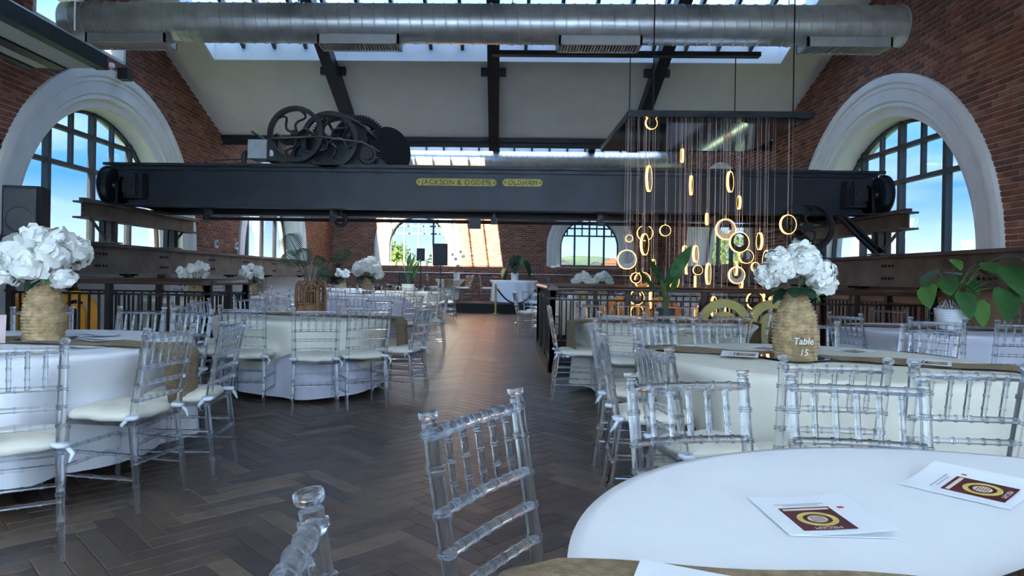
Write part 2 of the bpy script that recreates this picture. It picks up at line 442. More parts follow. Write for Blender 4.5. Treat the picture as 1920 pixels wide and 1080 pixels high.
# arched windows
wn_count = [0]
def archwin(P, wn, label, deep=.42, pm_='pane'):
    wn_count[0] += 1
    c, zs, z0, R, Ro = wn['c'], wn['zs'], wn['z0'], wn['R'], wn['Ro']; wd = Ro-R
    root = obj('window_%d' % wn_count[0], None, None, P(c, z0, 0)); struct(root, label)
    off = Vector(P(c, z0, 0))
    def Q(q, z, d): return tuple(Vector(P(q, z, d))-off)
    prof = [(Ro, -.05), (Ro, .07), (Ro-.12*wd, .09), (Ro-.2*wd, .085), (Ro-.22*wd, .05), (Ro-.32*wd, .055), (Ro-.36*wd, .035), (Ro-.62*wd, .03), (Ro-.66*wd, .0), (Ro-.74*wd, .01),
            (Ro-.78*wd, -.04), (R+.02, -.07), (R, -.10), (R-.02, -deep-.15)]
    path = [(1, 0, z0-zs)]+[(math.cos(PI*i/48), math.sin(PI*i/48), 0) for i in range(49)]+[(-1, 0, z0-zs)]
    mb = MB(); vs = []; fs = []; m = len(prof)
    for cx, sz, dz in path:
        for r, d in prof: vs.append(Q(c+r*cx, zs+r*sz+dz, d))
    for i in range(len(path)-1):
        for k in range(m-1): fs.append((i*m+k, i*m+k+1, (i+1)*m+k+1, (i+1)*m+k))
    mb.add(vs, fs); mb.build('architrave', 'moulding', root, 30)
    d0 = -deep
    mb = MB(); vs = []; fs = []; pr = [(R, d0-.04), (R-.06, d0-.04), (R-.06, d0+.03), (R, d0+.03)]
    for cx, sz, dz in path:
        for r, d in pr: vs.append(Q(c+r*cx, zs+r*sz+dz, d))
    for i in range(len(path)-1):
        for k in range(4): fs.append((i*4+k, i*4+(k+1) % 4, (i+1)*4+(k+1) % 4, (i+1)*4+k))
    mb.add(vs, fs); mb.build('frame', 'frame_dark', root)
    def bar(q0, q1, za, zb, t=.035):
        b = MB(); vs = [Q(q, z, d) for q in (q0, q1) for z in (za, zb) for d in (d0-t, d0+t)]
        b.add(vs, [(0, 1, 3, 2), (4, 6, 7, 5), (0, 4, 5, 1), (2, 3, 7, 6), (0, 2, 6, 4), (1, 5, 7, 3)])
        return b
    tw = .028 if R > 2 else .022
    for q in wn['bars']: bar(c+q-tw*1.4, c+q+tw*1.4, z0, arc_z(wn, c+q, R), .05).build('mullion', 'frame_dark', root)
    for q in wn['sub']:
        zt = arc_z(wn, c+q, R)
        if zt > wn['tr'][0]: bar(c+q-tw, c+q+tw, wn['tr'][0], zt).build('mullion', 'frame_dark', root)
    for z in wn['tr']:
        h = math.sqrt(max(R*R-(z-zs)**2, .01)); bar(c-h, c+h, z-tw*1.2, z+tw*1.2, .045).build('transom', 'frame_dark', root)
    e = .10 if R > 2 else .06
    bar(c-R, c+R, z0-.02, z0+e, .22).build('sill', 'frame_dark' if R < 2 else 'worn_steel', root)
    cols = sorted([-R+.01]+wn['bars']+wn['sub']+[R-.01]); rows = [z0+e]+wn['tr']+[zs+R]
    for ri in range(len(rows)-1):
        cc = sorted([-R+.01]+wn['bars']+[R-.01]) if ri == 0 else cols
        for a, b in zip(cc, cc[1:]):
            qs = [a+(b-a)*i/8 for i in range(9)]; top = [min(rows[ri+1], arc_z(wn, c+q, R)) for q in qs]
            if max(top) < rows[ri]+.03: continue
            poly = [(q, max(t, rows[ri])) for q, t in zip(qs, top)]
            pts = [(a, rows[ri]), (b, rows[ri])]+list(reversed(poly)); n = len(pts)
            pb = MB(); pb.add([Q(c+q, z, d0-.003) for q, z in pts]+[Q(c+q, z, d0+.003) for q, z in pts],
                              [tuple(range(n)), tuple(reversed(range(n, 2*n)))]+[(i, (i+1) % n, n+(i+1) % n, n+i) for i in range(n)])
            pb.build('pane', pm_, root)
    return root
for wn, nm in zip(winsL, ('arched window beside the camera on the left', 'large arched window behind the black speaker on the left wall', 'arched window at the far end of the left wall')): archwin(PL, wn, nm, .42, 'pane')
for wn, nm in zip(winsR, ('arched window beside the camera on the right', 'large arched window behind the crane on the right wall', 'arched window behind the hanging rings')): archwin(PR, wn, nm, .42, 'pane')
archwin(PF, winsF[0], 'arched window behind the stage loudspeakers', .35); archwin(PF, winsF[1], 'arched window behind the right railing on far wall', .35)
# high rectangular window on the left wall
wr = struct(obj('window_9', None, None, (XL, 10.1, 4.66)), 'high rectangular window above left arch')
mb = MB(); a, b, c, d = -1.1, 1.1, 0, .56
for q0, q1, z0, z1 in ((a, b, c-.03, c+.02), (a, b, d-.02, d+.03), (a-.03, a+.03, c, d), (b-.03, b+.03, c, d)): mb.box(-.3, .02, q0, q1, z0, z1)
mb.build('frame', 'moulding', wr)
mb = MB(); mb.box(-.16, -.154, a, b, c, d); mb.build('pane', 'pane', wr)

# roofs
def roof_slope(name, ya, yb, holes, label, x0=XL, x1=XR):
    """one roof slope between ya and yb; holes = list of (hx0,hx1,hy0,hy1)"""
    mb = MB(); th = .34
    e = 1e-4
    def zz(y): return zroof(min(max(y, ya+e), yb-e))
    def piece(a, b, c, d):
        if b-a < 1e-4 or d-c < 1e-4: return
        vs = [(x, y, zz(y)+k) for x in (a, b) for y in (c, d) for k in (0, th)]
        mb.add(vs, [(0, 1, 3, 2), (4, 6, 7, 5), (0, 4, 5, 1), (2, 3, 7, 6), (0, 2, 6, 4), (1, 5, 7, 3)])
    if holes:
        hx0, hx1, hy0, hy1 = holes[0]
        piece(x0, x1, ya, hy0); piece(x0, x1, hy1, yb); piece(x0, hx0, hy0, hy1); piece(hx1, x1, hy0, hy1)
    else: piece(x0, x1, ya, yb)
    return struct(mb.build(name, 'plaster'), label)
def skylight(hx0, hx1, hy0, hy1, label, nb, pm_='roof_pane'):
    wn_count[0] += 1
    k = 9+wn_count[0]-8
    root = struct(obj('window_%d' % k, None, None, (0, 0, 0)), label)
    e = 1e-3
    za, zb = zroof(hy0+e), zroof(hy1-e)
    def slo(x0_, x1_, y0_, y1_, k0, k1, nm, m):
        b = MB(); L = lambda y: za+(zb-za)*(y-hy0)/(hy1-hy0)
        b.add([(x, y, L(y)+k) for x in (x0_, x1_) for y in (y0_, y1_) for k in (k0, k1)],
              [(0, 1, 3, 2), (4, 6, 7, 5), (0, 4, 5, 1), (2, 3, 7, 6), (0, 2, 6, 4), (1, 5, 7, 3)])
        return b.build(nm, m, root)
    slo(hx0, hx0+.03, hy0, hy1, -.01, .36, 'lining', 'reveal_white'); slo(hx1-.03, hx1, hy0, hy1, -.01, .36, 'lining', 'reveal_white')
    slo(hx0, hx1, hy0, hy0+.03, -.01, .36, 'lining', 'reveal_white'); slo(hx0, hx1, hy1-.03, hy1, -.01, .36, 'lining', 'reveal_white')
    xs = [hx0+(hx1-hx0)*i/nb for i in range(nb+1)]
    for x in xs[1:-1]: slo(x-.03, x+.03, hy0, hy1, .20, .34, 'glazing_bar', 'frame_dark')
    for x, x2 in zip(xs, xs[1:]): slo(x, x2, hy0, hy1, .345, .352, 'pane', pm_)
    return root
cn = 0
SKX = (-5.5, 5.15)
for yv, lab in ((15.3, 'far bay'), (5.1, 'bay above the crane'), (-5.1, 'unseen bay above the camera')):
    yr = yv+BAY/2
    far_h = (SKX[0], SKX[1], yr+.45, yr+(2.6 if yv > 0 else 1.9))  # the unseen skylight over the camera is added and sized for its light
    near_h = {15.3: (-5.4, -.78, 16.0, 19.6), 5.1: None, -5.1: None}[yv]
    roof_slope('ceiling', yr, yv+BAY, [far_h], 'white sloping ceiling, far side of the %s' % lab)
    skylight(*far_h, 'long skylight in the %s' % lab, 18, 'roof_pane_tinted')
    roof_slope('ceiling', yv, yr, [near_h] if near_h else [], 'white sloping ceiling, near side of the %s' % lab)
    if near_h: skylight(*near_h, 'skylight in the near slope of the %s' % lab, 8)
# rafters and valley beams
for yv in (15.3, 5.1):
    for x in (-3.25, -.18, 2.9):
        for sg in (1, -1):
            yr = yv+BAY/2; ya, yb = (yr, yv+BAY) if sg > 0 else (yv, yr)
            e = 1e-3; b = MB()
            b.add([(x+dx, y, zroof(y2)+k) for dx in (-.11, .11) for y, y2 in ((ya, ya+e), (yb, yb-e)) for k in (-.26, .0)],
                  [(0, 1, 3, 2), (4, 6, 7, 5), (0, 4, 5, 1), (2, 3, 7, 6), (0, 2, 6, 4), (1, 5, 7, 3)])
            nm = {-3.25: 'left', -.18: 'middle', 2.9: 'right'}[x]
            o = b.build('roof_rafter', 'black_steel')
            tag(o, 'dark steel %s rafter on %s slope of the %s' % (nm, 'far' if sg > 0 else 'near', 'far bay' if yv > 10 else 'crane bay'), 'beam', 'steel roof rafters')
            if sg > 0 and yv < 10:
                c = MB(); yy = yr+2.78; c.box(x-.24, x+.24, yy-.05, yy+.05, zroof(yy)-.14, zroof(yy)-.0); c.build('cleat', 'black_steel', o)
b = MB(); b.box(XL, XR, VAL-.12, VAL+.12, 4.20, 4.30); b.box(XL, XR, VAL-.02, VAL+.02, 4.10, 4.2)
tag(b.build('valley_beam', 'black_steel'), 'long dark beam along the lower edge of white ceiling', 'beam')

# outside: ground, hills, trees, town
def terrain():
    b = MB(); nx, ny = 40, 30; vs = []; fs = []
    for j in range(ny+1):
        for i in range(nx+1):
            y = -120+j*18; x = -300+i*15
            far = max(0, (y-120)/300)
            z = -8+far*22*(.6+.4*math.sin(x*.013+1))*(1+.12*math.sin(x*.09)*math.cos(y*.05))
            z += max(0, abs(x)-90)/210*10*(.6+.4*math.sin(y*.02))
            vs.append((x, y, z))
    for j in range(ny):
        for i in range(nx): fs.append((j*(nx+1)+i, j*(nx+1)+i+1, (j+1)*(nx+1)+i+1, (j+1)*(nx+1)+i))
    return b.add(vs, fs).build('ground', 'hill', None, 'all')
struct(terrain(), 'green ground and hills outside the windows')
def tree(x, y, ztop, rad, m, label):
    t = thing('tree', label, 'tree', (x, y, -8), 0, 'trees outside the windows')
    b = MB(); b.tube([(0, 0, 0), (.2, 0, 3), (0, .1, ztop+8-rad*.8)], [.4, .3, .15], 8); b.build('trunk', 'bark', t, 30)
    b = MB(); r = random.Random(int(x*10+y)); H = ztop+8
    blobs = [(r.gauss(0, .38)*rad, r.gauss(0, .38)*rad, H-rad*r.uniform(.45, 1.5), rad*r.uniform(.35, .6)) for _ in range(11)]
    blobs.append((0, 0, H-rad*.55, rad*.55))
    for bx_, by_, bz_, br in blobs:
        for _ in range(420):
            d = Vector((r.gauss(0, 1), r.gauss(0, 1), r.gauss(0, 1))).normalized()*br*r.uniform(.75, 1.05)
            c = Vector((bx_, by_, bz_))+d; u = d.orthogonal().normalized(); u.rotate(Matrix.Rotation(r.uniform(0, 6.28), 3, d)); v = d.cross(u).normalized()
            n_ = d.normalized(); s_ = .16*r.uniform(.7, 1.4); u = (u+n_*r.uniform(-.6, .6))*s_; v = (v+n_*r.uniform(-.6, .6))*s_*.7
            b.add([c-u, c+v, c+u, c-v], [(0, 1, 2, 3)])
    o = b.build('foliage', m, t)
tree(-7.2, 46, 3.6, 3.0, 'tree_lime', 'round green tree seen through window behind loudspeakers, left half')
tree(-4.6, 52, 2.9, 2.4, 'tree_green', 'smaller green tree behind the stage loudspeakers')
tree(-20, 50, 3.0, 3.2, 'tree_green', 'green tree seen low in the far left arched window')
tree(-28.5, 60, 3.2, 3, 'tree_lime', 'pale green tree at the near edge of far left window')
tree(15.5, 48, 4.4, 3.6, 'tree_lime', 'big green tree behind the hanging rings')
tree(23, 58, 5.0, 3.4, 'tree_green', 'green tree right of the big one behind rings')
tree(15.2, 84, 4.0, 1.6, 'tree_green', 'slim distant tree right of the red house')
def house(x, y, z, wx, wy, h, m, label):
    t = thing('house', label, 'building', (x, y, z), 0, 'distant town houses')
    b = MB(); b.box(-wx/2, wx/2, -wy/2, wy/2, 0, h); b.build('walls', m, t)
    b = MB(); b.prism([(-wx/2-.3, h), (wx/2+.3, h), (0, h+wx*.3)], -wy/2-.3, wy/2+.3); b.build('roof', 'roof_slate' if m == 'town_pale' else 'town_brick', t)
    wm = MB(); wm.box(-.5, .5, -.06, .0, 0, 1.2); me = wm.mesh('window', 'frame_dark')
    for i in range(3):
        for j in range(2): obj('window', me, t, (-wx/3+i*wx/3, -wy/2, h*.25+j*h*.4))
house(27.6, 170, -5, 4.5, 5, 10, 'town_brick', 'distant red brick house in right far window')
house(30, 215, -5, 7, 6, 9.5, 'town_pale', 'distant pale house right of the red one')
house(21, 230, -5, 8, 6, 10, 'town_pale', 'distant pale house left of the red one')

# ------------------------------------------------------------------ side girders, panels and small wall fittings
def ibeam(mb, a, b, h, fl, tw=.02, tf=.025, mx=None, axis='y'):
    """I-beam along y between a and b, bottom at z=0, centred on x=0"""
    for z0, z1, hw in ((0, tf, fl/2), (h-tf, h, fl/2), (tf, h-tf, tw/2)): mb.box(-hw, hw, a, b, z0, z1, mx)
for sd, X, nm in ((-1, -6.07, 'left'), (1, 5.71, 'right')):
    t = thing('runway_girder', 'long riveted steel girder along the %s brick wall' % nm, 'girder', (X, 0, 1.185))
    b = MB(); b.box(-.13, .13, 4, 25.3, 0, .38); b.build('web', 'worn_steel', t)
    b = MB(); b.box(-.22, .22, 4, 25.3, .38, .405); b.box(-.10, .10, 4, 25.3, .405, .435); b.build('top_flange', 'worn_steel', t)
    b = MB(); b.box(-.2, .2, 4, 25.3, -.03, 0); b.build('bottom_flange', 'worn_steel', t)
    bm_ = MB(); bm_.lathe([(.022, 0), (.022, .012), (.012, .022), (0, .022)], 8, Matrix.Rotation(PI/2, 4, 'Y')); bme = bm_.mesh('bolt', 'black_steel')
    for y in (6, 8, 10, 11.9, 13.9, 15.8, 17.8, 20, 22.2):
        for dy in (-.13, -.05, .05, .13):
            for dz in (.09, .27): obj('bolt', bme, t, (-sd*.13, y+dy, dz), (0, 0, 0 if sd < 0 else PI))
    for y in (9.2, 11.0, 13.1, 15.2, 17.6, 20.6, 23.4):
        b = MB(); b.box(-.04, .04, y-.09, y+.09, -.09, -.03); b.box(-.2, .15, y-.03, y+.03, -.06, -.03); b.build('clip', 'black_steel', t)
k = 0
for y0, y1 in ((4.2, 7.9), (8.3, 12.2), (12.7, 16.9), (18.1, 24.3)):
    k += 1; b = MB(); b.box(XL, XL+.12, y0, y1, .02, 1.16); b.box(XL, XL+.16, y0, y1, 0, .1); struct(b.build('trim_%d' % k, 'panel_white'), 'white boxed panel below the left girder')
for y0, y1, m in ((4.2, 7.7, 'panel_white'), (8.1, 12.2, 'panel_tan'), (12.7, 16.9, 'panel_tan'), (18.1, 24.3, 'panel_white')):
    k += 1; b = MB(); b.box(XR-.12, XR, y0, y1, .02, 1.16); b.box(XR-.16, XR, y0, y1, 0, .1); struct(b.build('trim_%d' % k, m), 'boxed panel below the right girder')
for y, z, lab in ((14.95, 1.83, 'small white wall socket box, nearer the large left window'), (16.1, 1.84, 'small white wall socket box, nearer the far left window')):
    t = thing('socket_box', lab, 'wall box', (XL+.012, y, z), 0, 'white boxes on the left brick wall')
    b = MB(); b.box(0, .05, -.06, .06, -.085, .085); b.build('case', 'white_box', t)
    b = MB(); b.box(.05, .056, -.03, .03, -.03, .05); b.build('switch', 'dark_slot', t)
# red sounder and small black camera beside the left arch
t = thing('alarm_sounder', 'red fire alarm sounder above the left arch', 'alarm', (XL+.012, 10.6, 4.44))
b = MB(); b.lathe([(0, 0), (.09, 0), (.09, .05), (.075, .07), (.05, .12), (0, .12)], 16, Matrix.Rotation(PI/2, 4, 'Y')); b.build('body', 'red_plastic', t, 30)
b = MB(); b.lathe([(0, .12), (.05, .12), (.04, .17), (0, .18)], 12, Matrix.Rotation(PI/2, 4, 'Y')); b.build('lens', 'white_box', t, 30)
t = thing('wall_lamp', 'small black spotlight on bricks right of the red sounder', 'lamp', (XL+.012, 10.95, 4.40))
b = MB(); b.box(0, .12, -.05, .05, -.03, .03); b.build('bracket', 'plastic_black', t)
b = MB(); b.box(.08, .24, -.08, .08, -.09, .09); b.build('head', 'plastic_black', t)
# conduit along the far wall
t = thing('wall_conduit', 'pale metal pipe running along far brick wall', 'pipe', (0, YF-.06, 1.325))
b = MB(); b.tube([(-5.2, 0, 0), (5.4, 0, 0)], .022, 10); b.build('pipe', 'galv', t, 40)
for x in (-4.6, -3, -1.4, 1.2, 2.6, 4): b = MB(); b.box(x-.025, x+.025, -.03, .05, -.03, .03); b.build('clip', 'galv', t)
b = MB(); b.lathe([(0, -.05), (.1, -.05), (.1, .03), (0, .03)], 14, T(.15, 0, 0) @ Matrix.Rotation(PI/2, 4, 'X')); b.build('junction_box', 'galv', t, 30)

# ------------------------------------------------------------------ overhead crane
cr = thing('overhead_crane', 'dark blue travelling crane spanning the hall with brass nameplates', 'crane', (0, 0, 0))
CX0, CX1 = -5.75, 5.35
for yy, nm in ((10.0, 'front'), (11.35, 'rear')):
    b = MB(); b.box(CX0, CX1, yy, yy+.06, 2.24, 2.76); b.build('web_plate', 'crane_paint', cr)
    b = MB(); b.box(CX0-.12, CX1+.12, yy-.12, yy+.18, 2.76, 2.80); b.box(CX0-.05, CX1+.05, yy-.05, yy+.12, 2.71, 2.76); b.build('top_flange', 'crane_paint', cr)
    b = MB(); b.box(CX0, CX1, yy-.12, yy+.18, 2.17, 2.205); b.box(CX0, CX1, yy-.05, yy+.12, 2.205, 2.25); b.build('bottom_flange', 'crane_paint', cr)
    b = MB(); b.box(-4.2, 4.6, yy+.02, yy+.06, 2.80, 2.83); b.build('crab_rail', 'worn_steel', cr)
# nameplates
def plate(x0, x1, z0, z1, txt):
    c = .03; b = MB()
    poly = [(x0+c, z0), (x1-c, z0), (x1-c*.6, z0+c*.6), (x1, z0+c), (x1, z1-c), (x1-c*.6, z1-c*.6), (x1-c, z1), (x0+c, z1), (x0+c*.6, z1-c*.6), (x0, z1-c), (x0, z0+c), (x0+c*.6, z0+c*.6)]
    b.prism(poly, 9.975, 10.0)
    o = b.build('nameplate', 'brass_paint', cr); o['label'] = 'brass nameplate reading %s' % txt
    me = text_mesh(txt, .105, 'letter_dark', .003, 0, 1.12); l = obj('lettering', me, o, ((x0+x1)/2, 9.972, (z0+z1)/2-.004), (PI/2, 0, 0))
    wd = max(v.co.x for v in me.vertices)-min(v.co.x for v in me.vertices); l.scale = ((x1-x0-.16)/wd, 1, 1)
    for xx in (x0+.035, x1-.035): b = MB(); b.lathe([(0, .006), (.01, .006), (.012, 0)], 8, T(xx, 9.975, (z0+z1)/2) @ Matrix.Rotation(PI/2, 4, 'X')); b.build('screw', 'letter_dark', o)
plate(-1.245, -.07, 2.525, 2.632, 'JACKSON & OGDEN'); plate(.02, .60, 2.530, 2.638, 'OLDHAM')
# end carriages on stub posts
for sd, X in ((-1, -5.75), (1, 5.40)):
    b = MB(); ibeam(b, 9.2, 12.6, .24, .26, mx=T(X, 0, 1.92)); b.build('rail_beam', 'worn_steel', cr)
    b = MB(); b.box(X-.04, X+.04, 9.2, 12.6, 2.16, 2.20); b.build('rail', 'worn_steel', cr)
    for y in (9.85, 11.75):
        b = MB(); ibeam(b, -.09, .09, .30, .18); 
        b = MB(); b.box(X-.09, X+.09, y-.09, y-.07, 1.60, 1.92); b.box(X-.09, X+.09, y+.07, y+.09, 1.60, 1.92); b.box(X-.012, X+.012, y-.09, y+.09, 1.60, 1.92); b.box(X-.14, X+.14, y-.14, y+.14, 1.60, 1.62)
        b.build('stub_post', 'worn_steel', cr)
        s2 = -1 if y < 10.5 else 1
        b = MB(); b.tube([(X, y+s2*.08, 1.68), (X, y+s2*.45, 1.93)], .03, 4); b.build('brace', 'worn_steel', cr)
    # wheel box with rounded end and travelling wheels
    for y in (9.92, 11.42):
        b = MB(); b.lathe([(0, -.07), (.26, -.07), (.285, -.07), (.285, -.05), (.25, -.045), (.25, .045), (.235, .05), (.08, .05), (.07, .09), (0, .09)], 36, T(X, y, 2.46) @ Matrix.Rotation(-sd*PI/2, 4, 'Y'))
        b.build('travel_wheel', 'crane_paint', cr, 30)
    b = MB()
    for q in (-1, 1):
        pr = [(-.40, -.26), (.40, -.26)]+[(.40*math.cos(u)+0, .26*math.sin(u)) for u in [PI*i/14 for i in range(1, 14)]]
        b.prism([(x, z) for x, z in pr], -.02, .02, T(X-sd*.20+q*.0, 10.65+q*.0, 2.45) @ rotz(PI/2) @ Matrix.Scale(2.4, 4, (1, 0, 0)))
    b.box(X-sd*.38-.06, X-sd*.38+.06, 9.75, 11.6, 2.3, 2.62)
    b.build('end_carriage', 'crane_paint', cr, 30)
    for y in (9.88, 11.3):
        b = MB(); x0, x1 = sorted((X-sd*.18, X-sd*.50)); b.box(x0, x1, y-.05, y+.1, 2.27, 2.64); b.box(x0+.04, x1-.04, y-.09, y-.05, 2.36, 2.54); b.lathe([(0, .06), (.06, .06), (.07, 0)], 12, T((x0+x1)/2, y-.08, 2.46) @ Matrix.Rotation(PI/2, 4, 'X'))
        b.build('axle_box', 'crane_paint', cr)
    if sd > 0:
        for dx, y in ((0, 9.85), (-.62, 11.3)):
            b = MB(); b.box(-.012, .012, -.09, .09, 0, .78, T(X-.05+dx*.2, y, 1.62) @ Matrix.Rotation(R_(-46), 4, 'Y')); b.box(-.05, .05, -.09, -.075, 0, .78, T(X-.05+dx*.2, y, 1.62) @ Matrix.Rotation(R_(-46), 4, 'Y')); b.build('brace', 'crane_paint', cr)
# line shaft, clamps, hook and hand wheel below the bridge
b = MB(); b.tube([(-4.55, 10.35, 2.03), (4.6, 10.35, 2.03)], .028, 8); b.build('line_shaft', 'black_steel', cr, 40)
for x in (-4.5, -2.55, -.1, 1.5, 3.2, 4.4):
    b = MB(); b.box(x-.05, x+.05, 10.30, 10.42, 2.0, 2.08); b.box(x-.02, x+.02, 10.2, 10.5, 2.08, 2.17); b.build('hanger', 'black_steel', cr)
b = MB(); b.box(-.48, -.30, 10.28, 10.42, 1.93, 2.07); b.build('limit_box', 'black_steel', cr)
b = MB(); hk = [(0, 0, .14), (0, 0, .06)]+[(.085*math.sin(u), 0, -.03+.085*math.cos(u)) for u in [PI*i/12 for i in range(0, 19)]]
b.tube(hk, [.03]*len(hk[:-5])+[.028, .024, .018, .012, .006], 10, mx=T(-2.42, 10.25, 2.05)); b.build('hook', 'black_steel', cr, 40)
def spoked_wheel(mb, R, rim, thick, spokes, curl=.28, hub=.07, seg=48, mx=None, sr=.018):
    """wheel in the xz plane, axis along y"""
    vs = []; fs = []
    for k in range(seg):
        q = 2*PI*k/seg
        for r, y in ((R, -thick/2), (R, thick/2), (R-rim, thick/2), (R-rim, -thick/2)): vs.append((r*math.cos(q), y, r*math.sin(q)))
    for k in range(seg):
        for e in range(4): fs.append((k*4+e, k*4+(e+1) % 4, ((k+1) % seg)*4+(e+1) % 4, ((k+1) % seg)*4+e))
    mb.add(vs, fs, mx)
    H = Matrix.Rotation(PI/2, 4, 'X')
    mb.lathe([(0, -thick*.9), (hub, -thick*.9), (hub, thick*.9), (0, thick*.9)], 16, (mx if mx is not None else Matrix()) @ H)
    for s_ in range(spokes):
        q0 = 2*PI*s_/spokes+.3; pts = []
        for i in range(9):
            t_ = i/8; r = hub*.8+(R-rim*.8-hub*.8)*t_; q = q0+curl*math.sin(2*PI*t_)
            pts.append((r*math.cos(q), 0, r*math.sin(q)))
        mb.tube(pts, [sr*1.5]+[sr]*7+[sr*1.4], 6, mx=mx)
b = MB(); spoked_wheel(b, .37, .06, .07, 5, .32, .06, mx=T(4.37, 9.86, 1.99)); b.build('hand_wheel', 'black_steel', cr, 40)
b = MB(); b.tube([(4.37, 9.80, 1.99), (4.37, 11.3, 1.99)], .03, 8); b.build('wheel_shaft', 'black_steel', cr, 40)
# the crab: winch with flywheels and gears on top of the bridge
cb = thing('winch_crab', 'dark cast iron winch with spoked flywheels and gears on the crane', 'winch', (0, 0, 0))
def gear(mb, R, thick, teeth, mx, rim=.09, spokes=6):
    vs = []; fs = []; prof = []
    for k in range(teeth):
        for f_, r in ((-.30, R-.035), (-.16, R), (.16, R), (.30, R-.035)): prof.append((r, 2*PI*(k+f_)/teeth))
    n = len(prof)
    for r, q in prof:
        for rr, y in ((r, -thick/2), (r, thick/2), (R-.035-rim, thick/2), (R-.035-rim, -thick/2)): vs.append((rr*math.cos(q), y, rr*math.sin(q)))
    for k in range(n):
        for e in range(4): fs.append((k*4+e, k*4+(e+1) % 4, ((k+1) % n)*4+(e+1) % 4, ((k+1) % n)*4+e))
    mb.add(vs, fs, mx)
    mb.lathe([(0, -thick), (.08, -thick), (.08, thick), (0, thick)], 16, mx @ Matrix.Rotation(PI/2, 4, 'X'))
    for s_ in range(spokes):
        q = 2*PI*s_/spokes; mb.tube([(.06*math.cos(q), 0, .06*math.sin(q)), ((R-.1)*math.cos(q), 0, (R-.1)*math.sin(q))], [.03, .022], 6, mx=mx)
b = MB(); spoked_wheel(b, .405, .062, .08, 6, .30, .055, mx=T(-2.98, 9.78, 3.215)); b.build('flywheel', 'black_steel', cb, 40)
b = MB(); spoked_wheel(b, .42, .062, .08, 6, .30, .055, mx=T(-2.52, 9.92, 3.165) @ Matrix.Rotation(.4, 4, 'Y')); b.build('flywheel', 'black_steel', cb, 40)
b = MB(); gear(b, .47, .08, 72, T(-2.50, 10.45, 3.23)); b.build('gear', 'black_steel', cb, 30)
b = MB(); gear(b, .50, .10, 64, T(-2.22, 10.75, 3.22) @ rotz(R_(38))); b.build('gear', 'black_steel', cb, 30)
b = MB(); gear(b, .16, .10, 22, T(-1.98, 10.1, 2.98), .04, 4); b.build('pinion', 'black_steel', cb, 30)
b = MB(); spoked_wheel(b, .17, .03, .05, 4, .3, .04, mx=T(-2.95, 10.1, 2.98), sr=.012); b.build('brake_wheel', 'black_steel', cb, 40)
b = MB(); b.lathe([(0, -.55), (.40, -.55), (.40, -.50), (.31, -.48), (.31, .48), (.40, .50), (.40, .55), (0, .55)], 32, T(-2.12, 11.15, 3.14) @ rotz(R_(38)) @ Matrix.Rotation(PI/2, 4, 'X')); b.build('drum', 'black_steel', cb, 30)
for y in (10.2, 11.0):
    b = MB(); b.prism([(-3.3, 2.81), (-1.65, 2.81), (-1.75, 2.90), (-2.0, 3.1), (-2.3, 3.22), (-2.75, 3.22), (-3.05, 3.26), (-3.2, 2.95)], y-.03, y+.03); b.build('side_frame', 'black_steel', cb)
for x, z in ((-2.98, 3.215), (-2.52, 3.165), (-2.2, 3.2)):
    b = MB(); b.tube([(x, 9.72, z), (x, 11.5, z)], .03, 8); b.build('axle', 'black_steel', cb, 40)
b = MB(); b.tube([(-3.3, 9.70, 3.14), (-2.6, 9.70, 3.17), (-2.0, 9.72, 3.10), (-1.75, 9.75, 2.97)], .013, 6); b.build('lever', 'worn_steel', cb, 40)
b = MB(); b.tube([(-2.45, 10.3, 3.62), (-2.2, 10.4, 3.52), (-1.95, 10.5, 3.30)], [.02, .03, .03], 6); b.tube([(-2.3, 10.6, 3.63), (-1.9, 10.7, 3.3), (-1.7, 10.8, 2.95)], .025, 6); b.build('guard', 'black_steel', cb, 40)
b = MB(); b.box(-3.76, -3.47, 10.0, 10.35, 2.90, 3.18); b.build('motor_box', 'motor_grey', cb)
b = MB(); b.box(-3.47, -3.30, 9.98, 10.4, 2.86, 3.16); b.build('control_box', 'plastic_black', cb)
b = MB(); b.box(-3.42, -3.37, 9.972, 9.98, 2.93, 3.02); b.build('notice', 'paper', cb)
b = MB(); b.tube([(-3.7, 10.2, 3.03), (-3.85, 10.2, 3.03), (-3.89, 10.2, 2.99), (-3.89, 10.2, 2.80)], .04, 10); b.build('conduit', 'plastic_black', cb, 40)
b = MB(); b.tube([(-4.35, 10.2, 2.90), (-3.3, 10.2, 2.95)], .012, 6); b.tube([(-3.74, 10.1, 3.32), (-3.55, 10.1, 3.2)], .02, 6); b.build('handle', 'plastic_black', cb, 40)

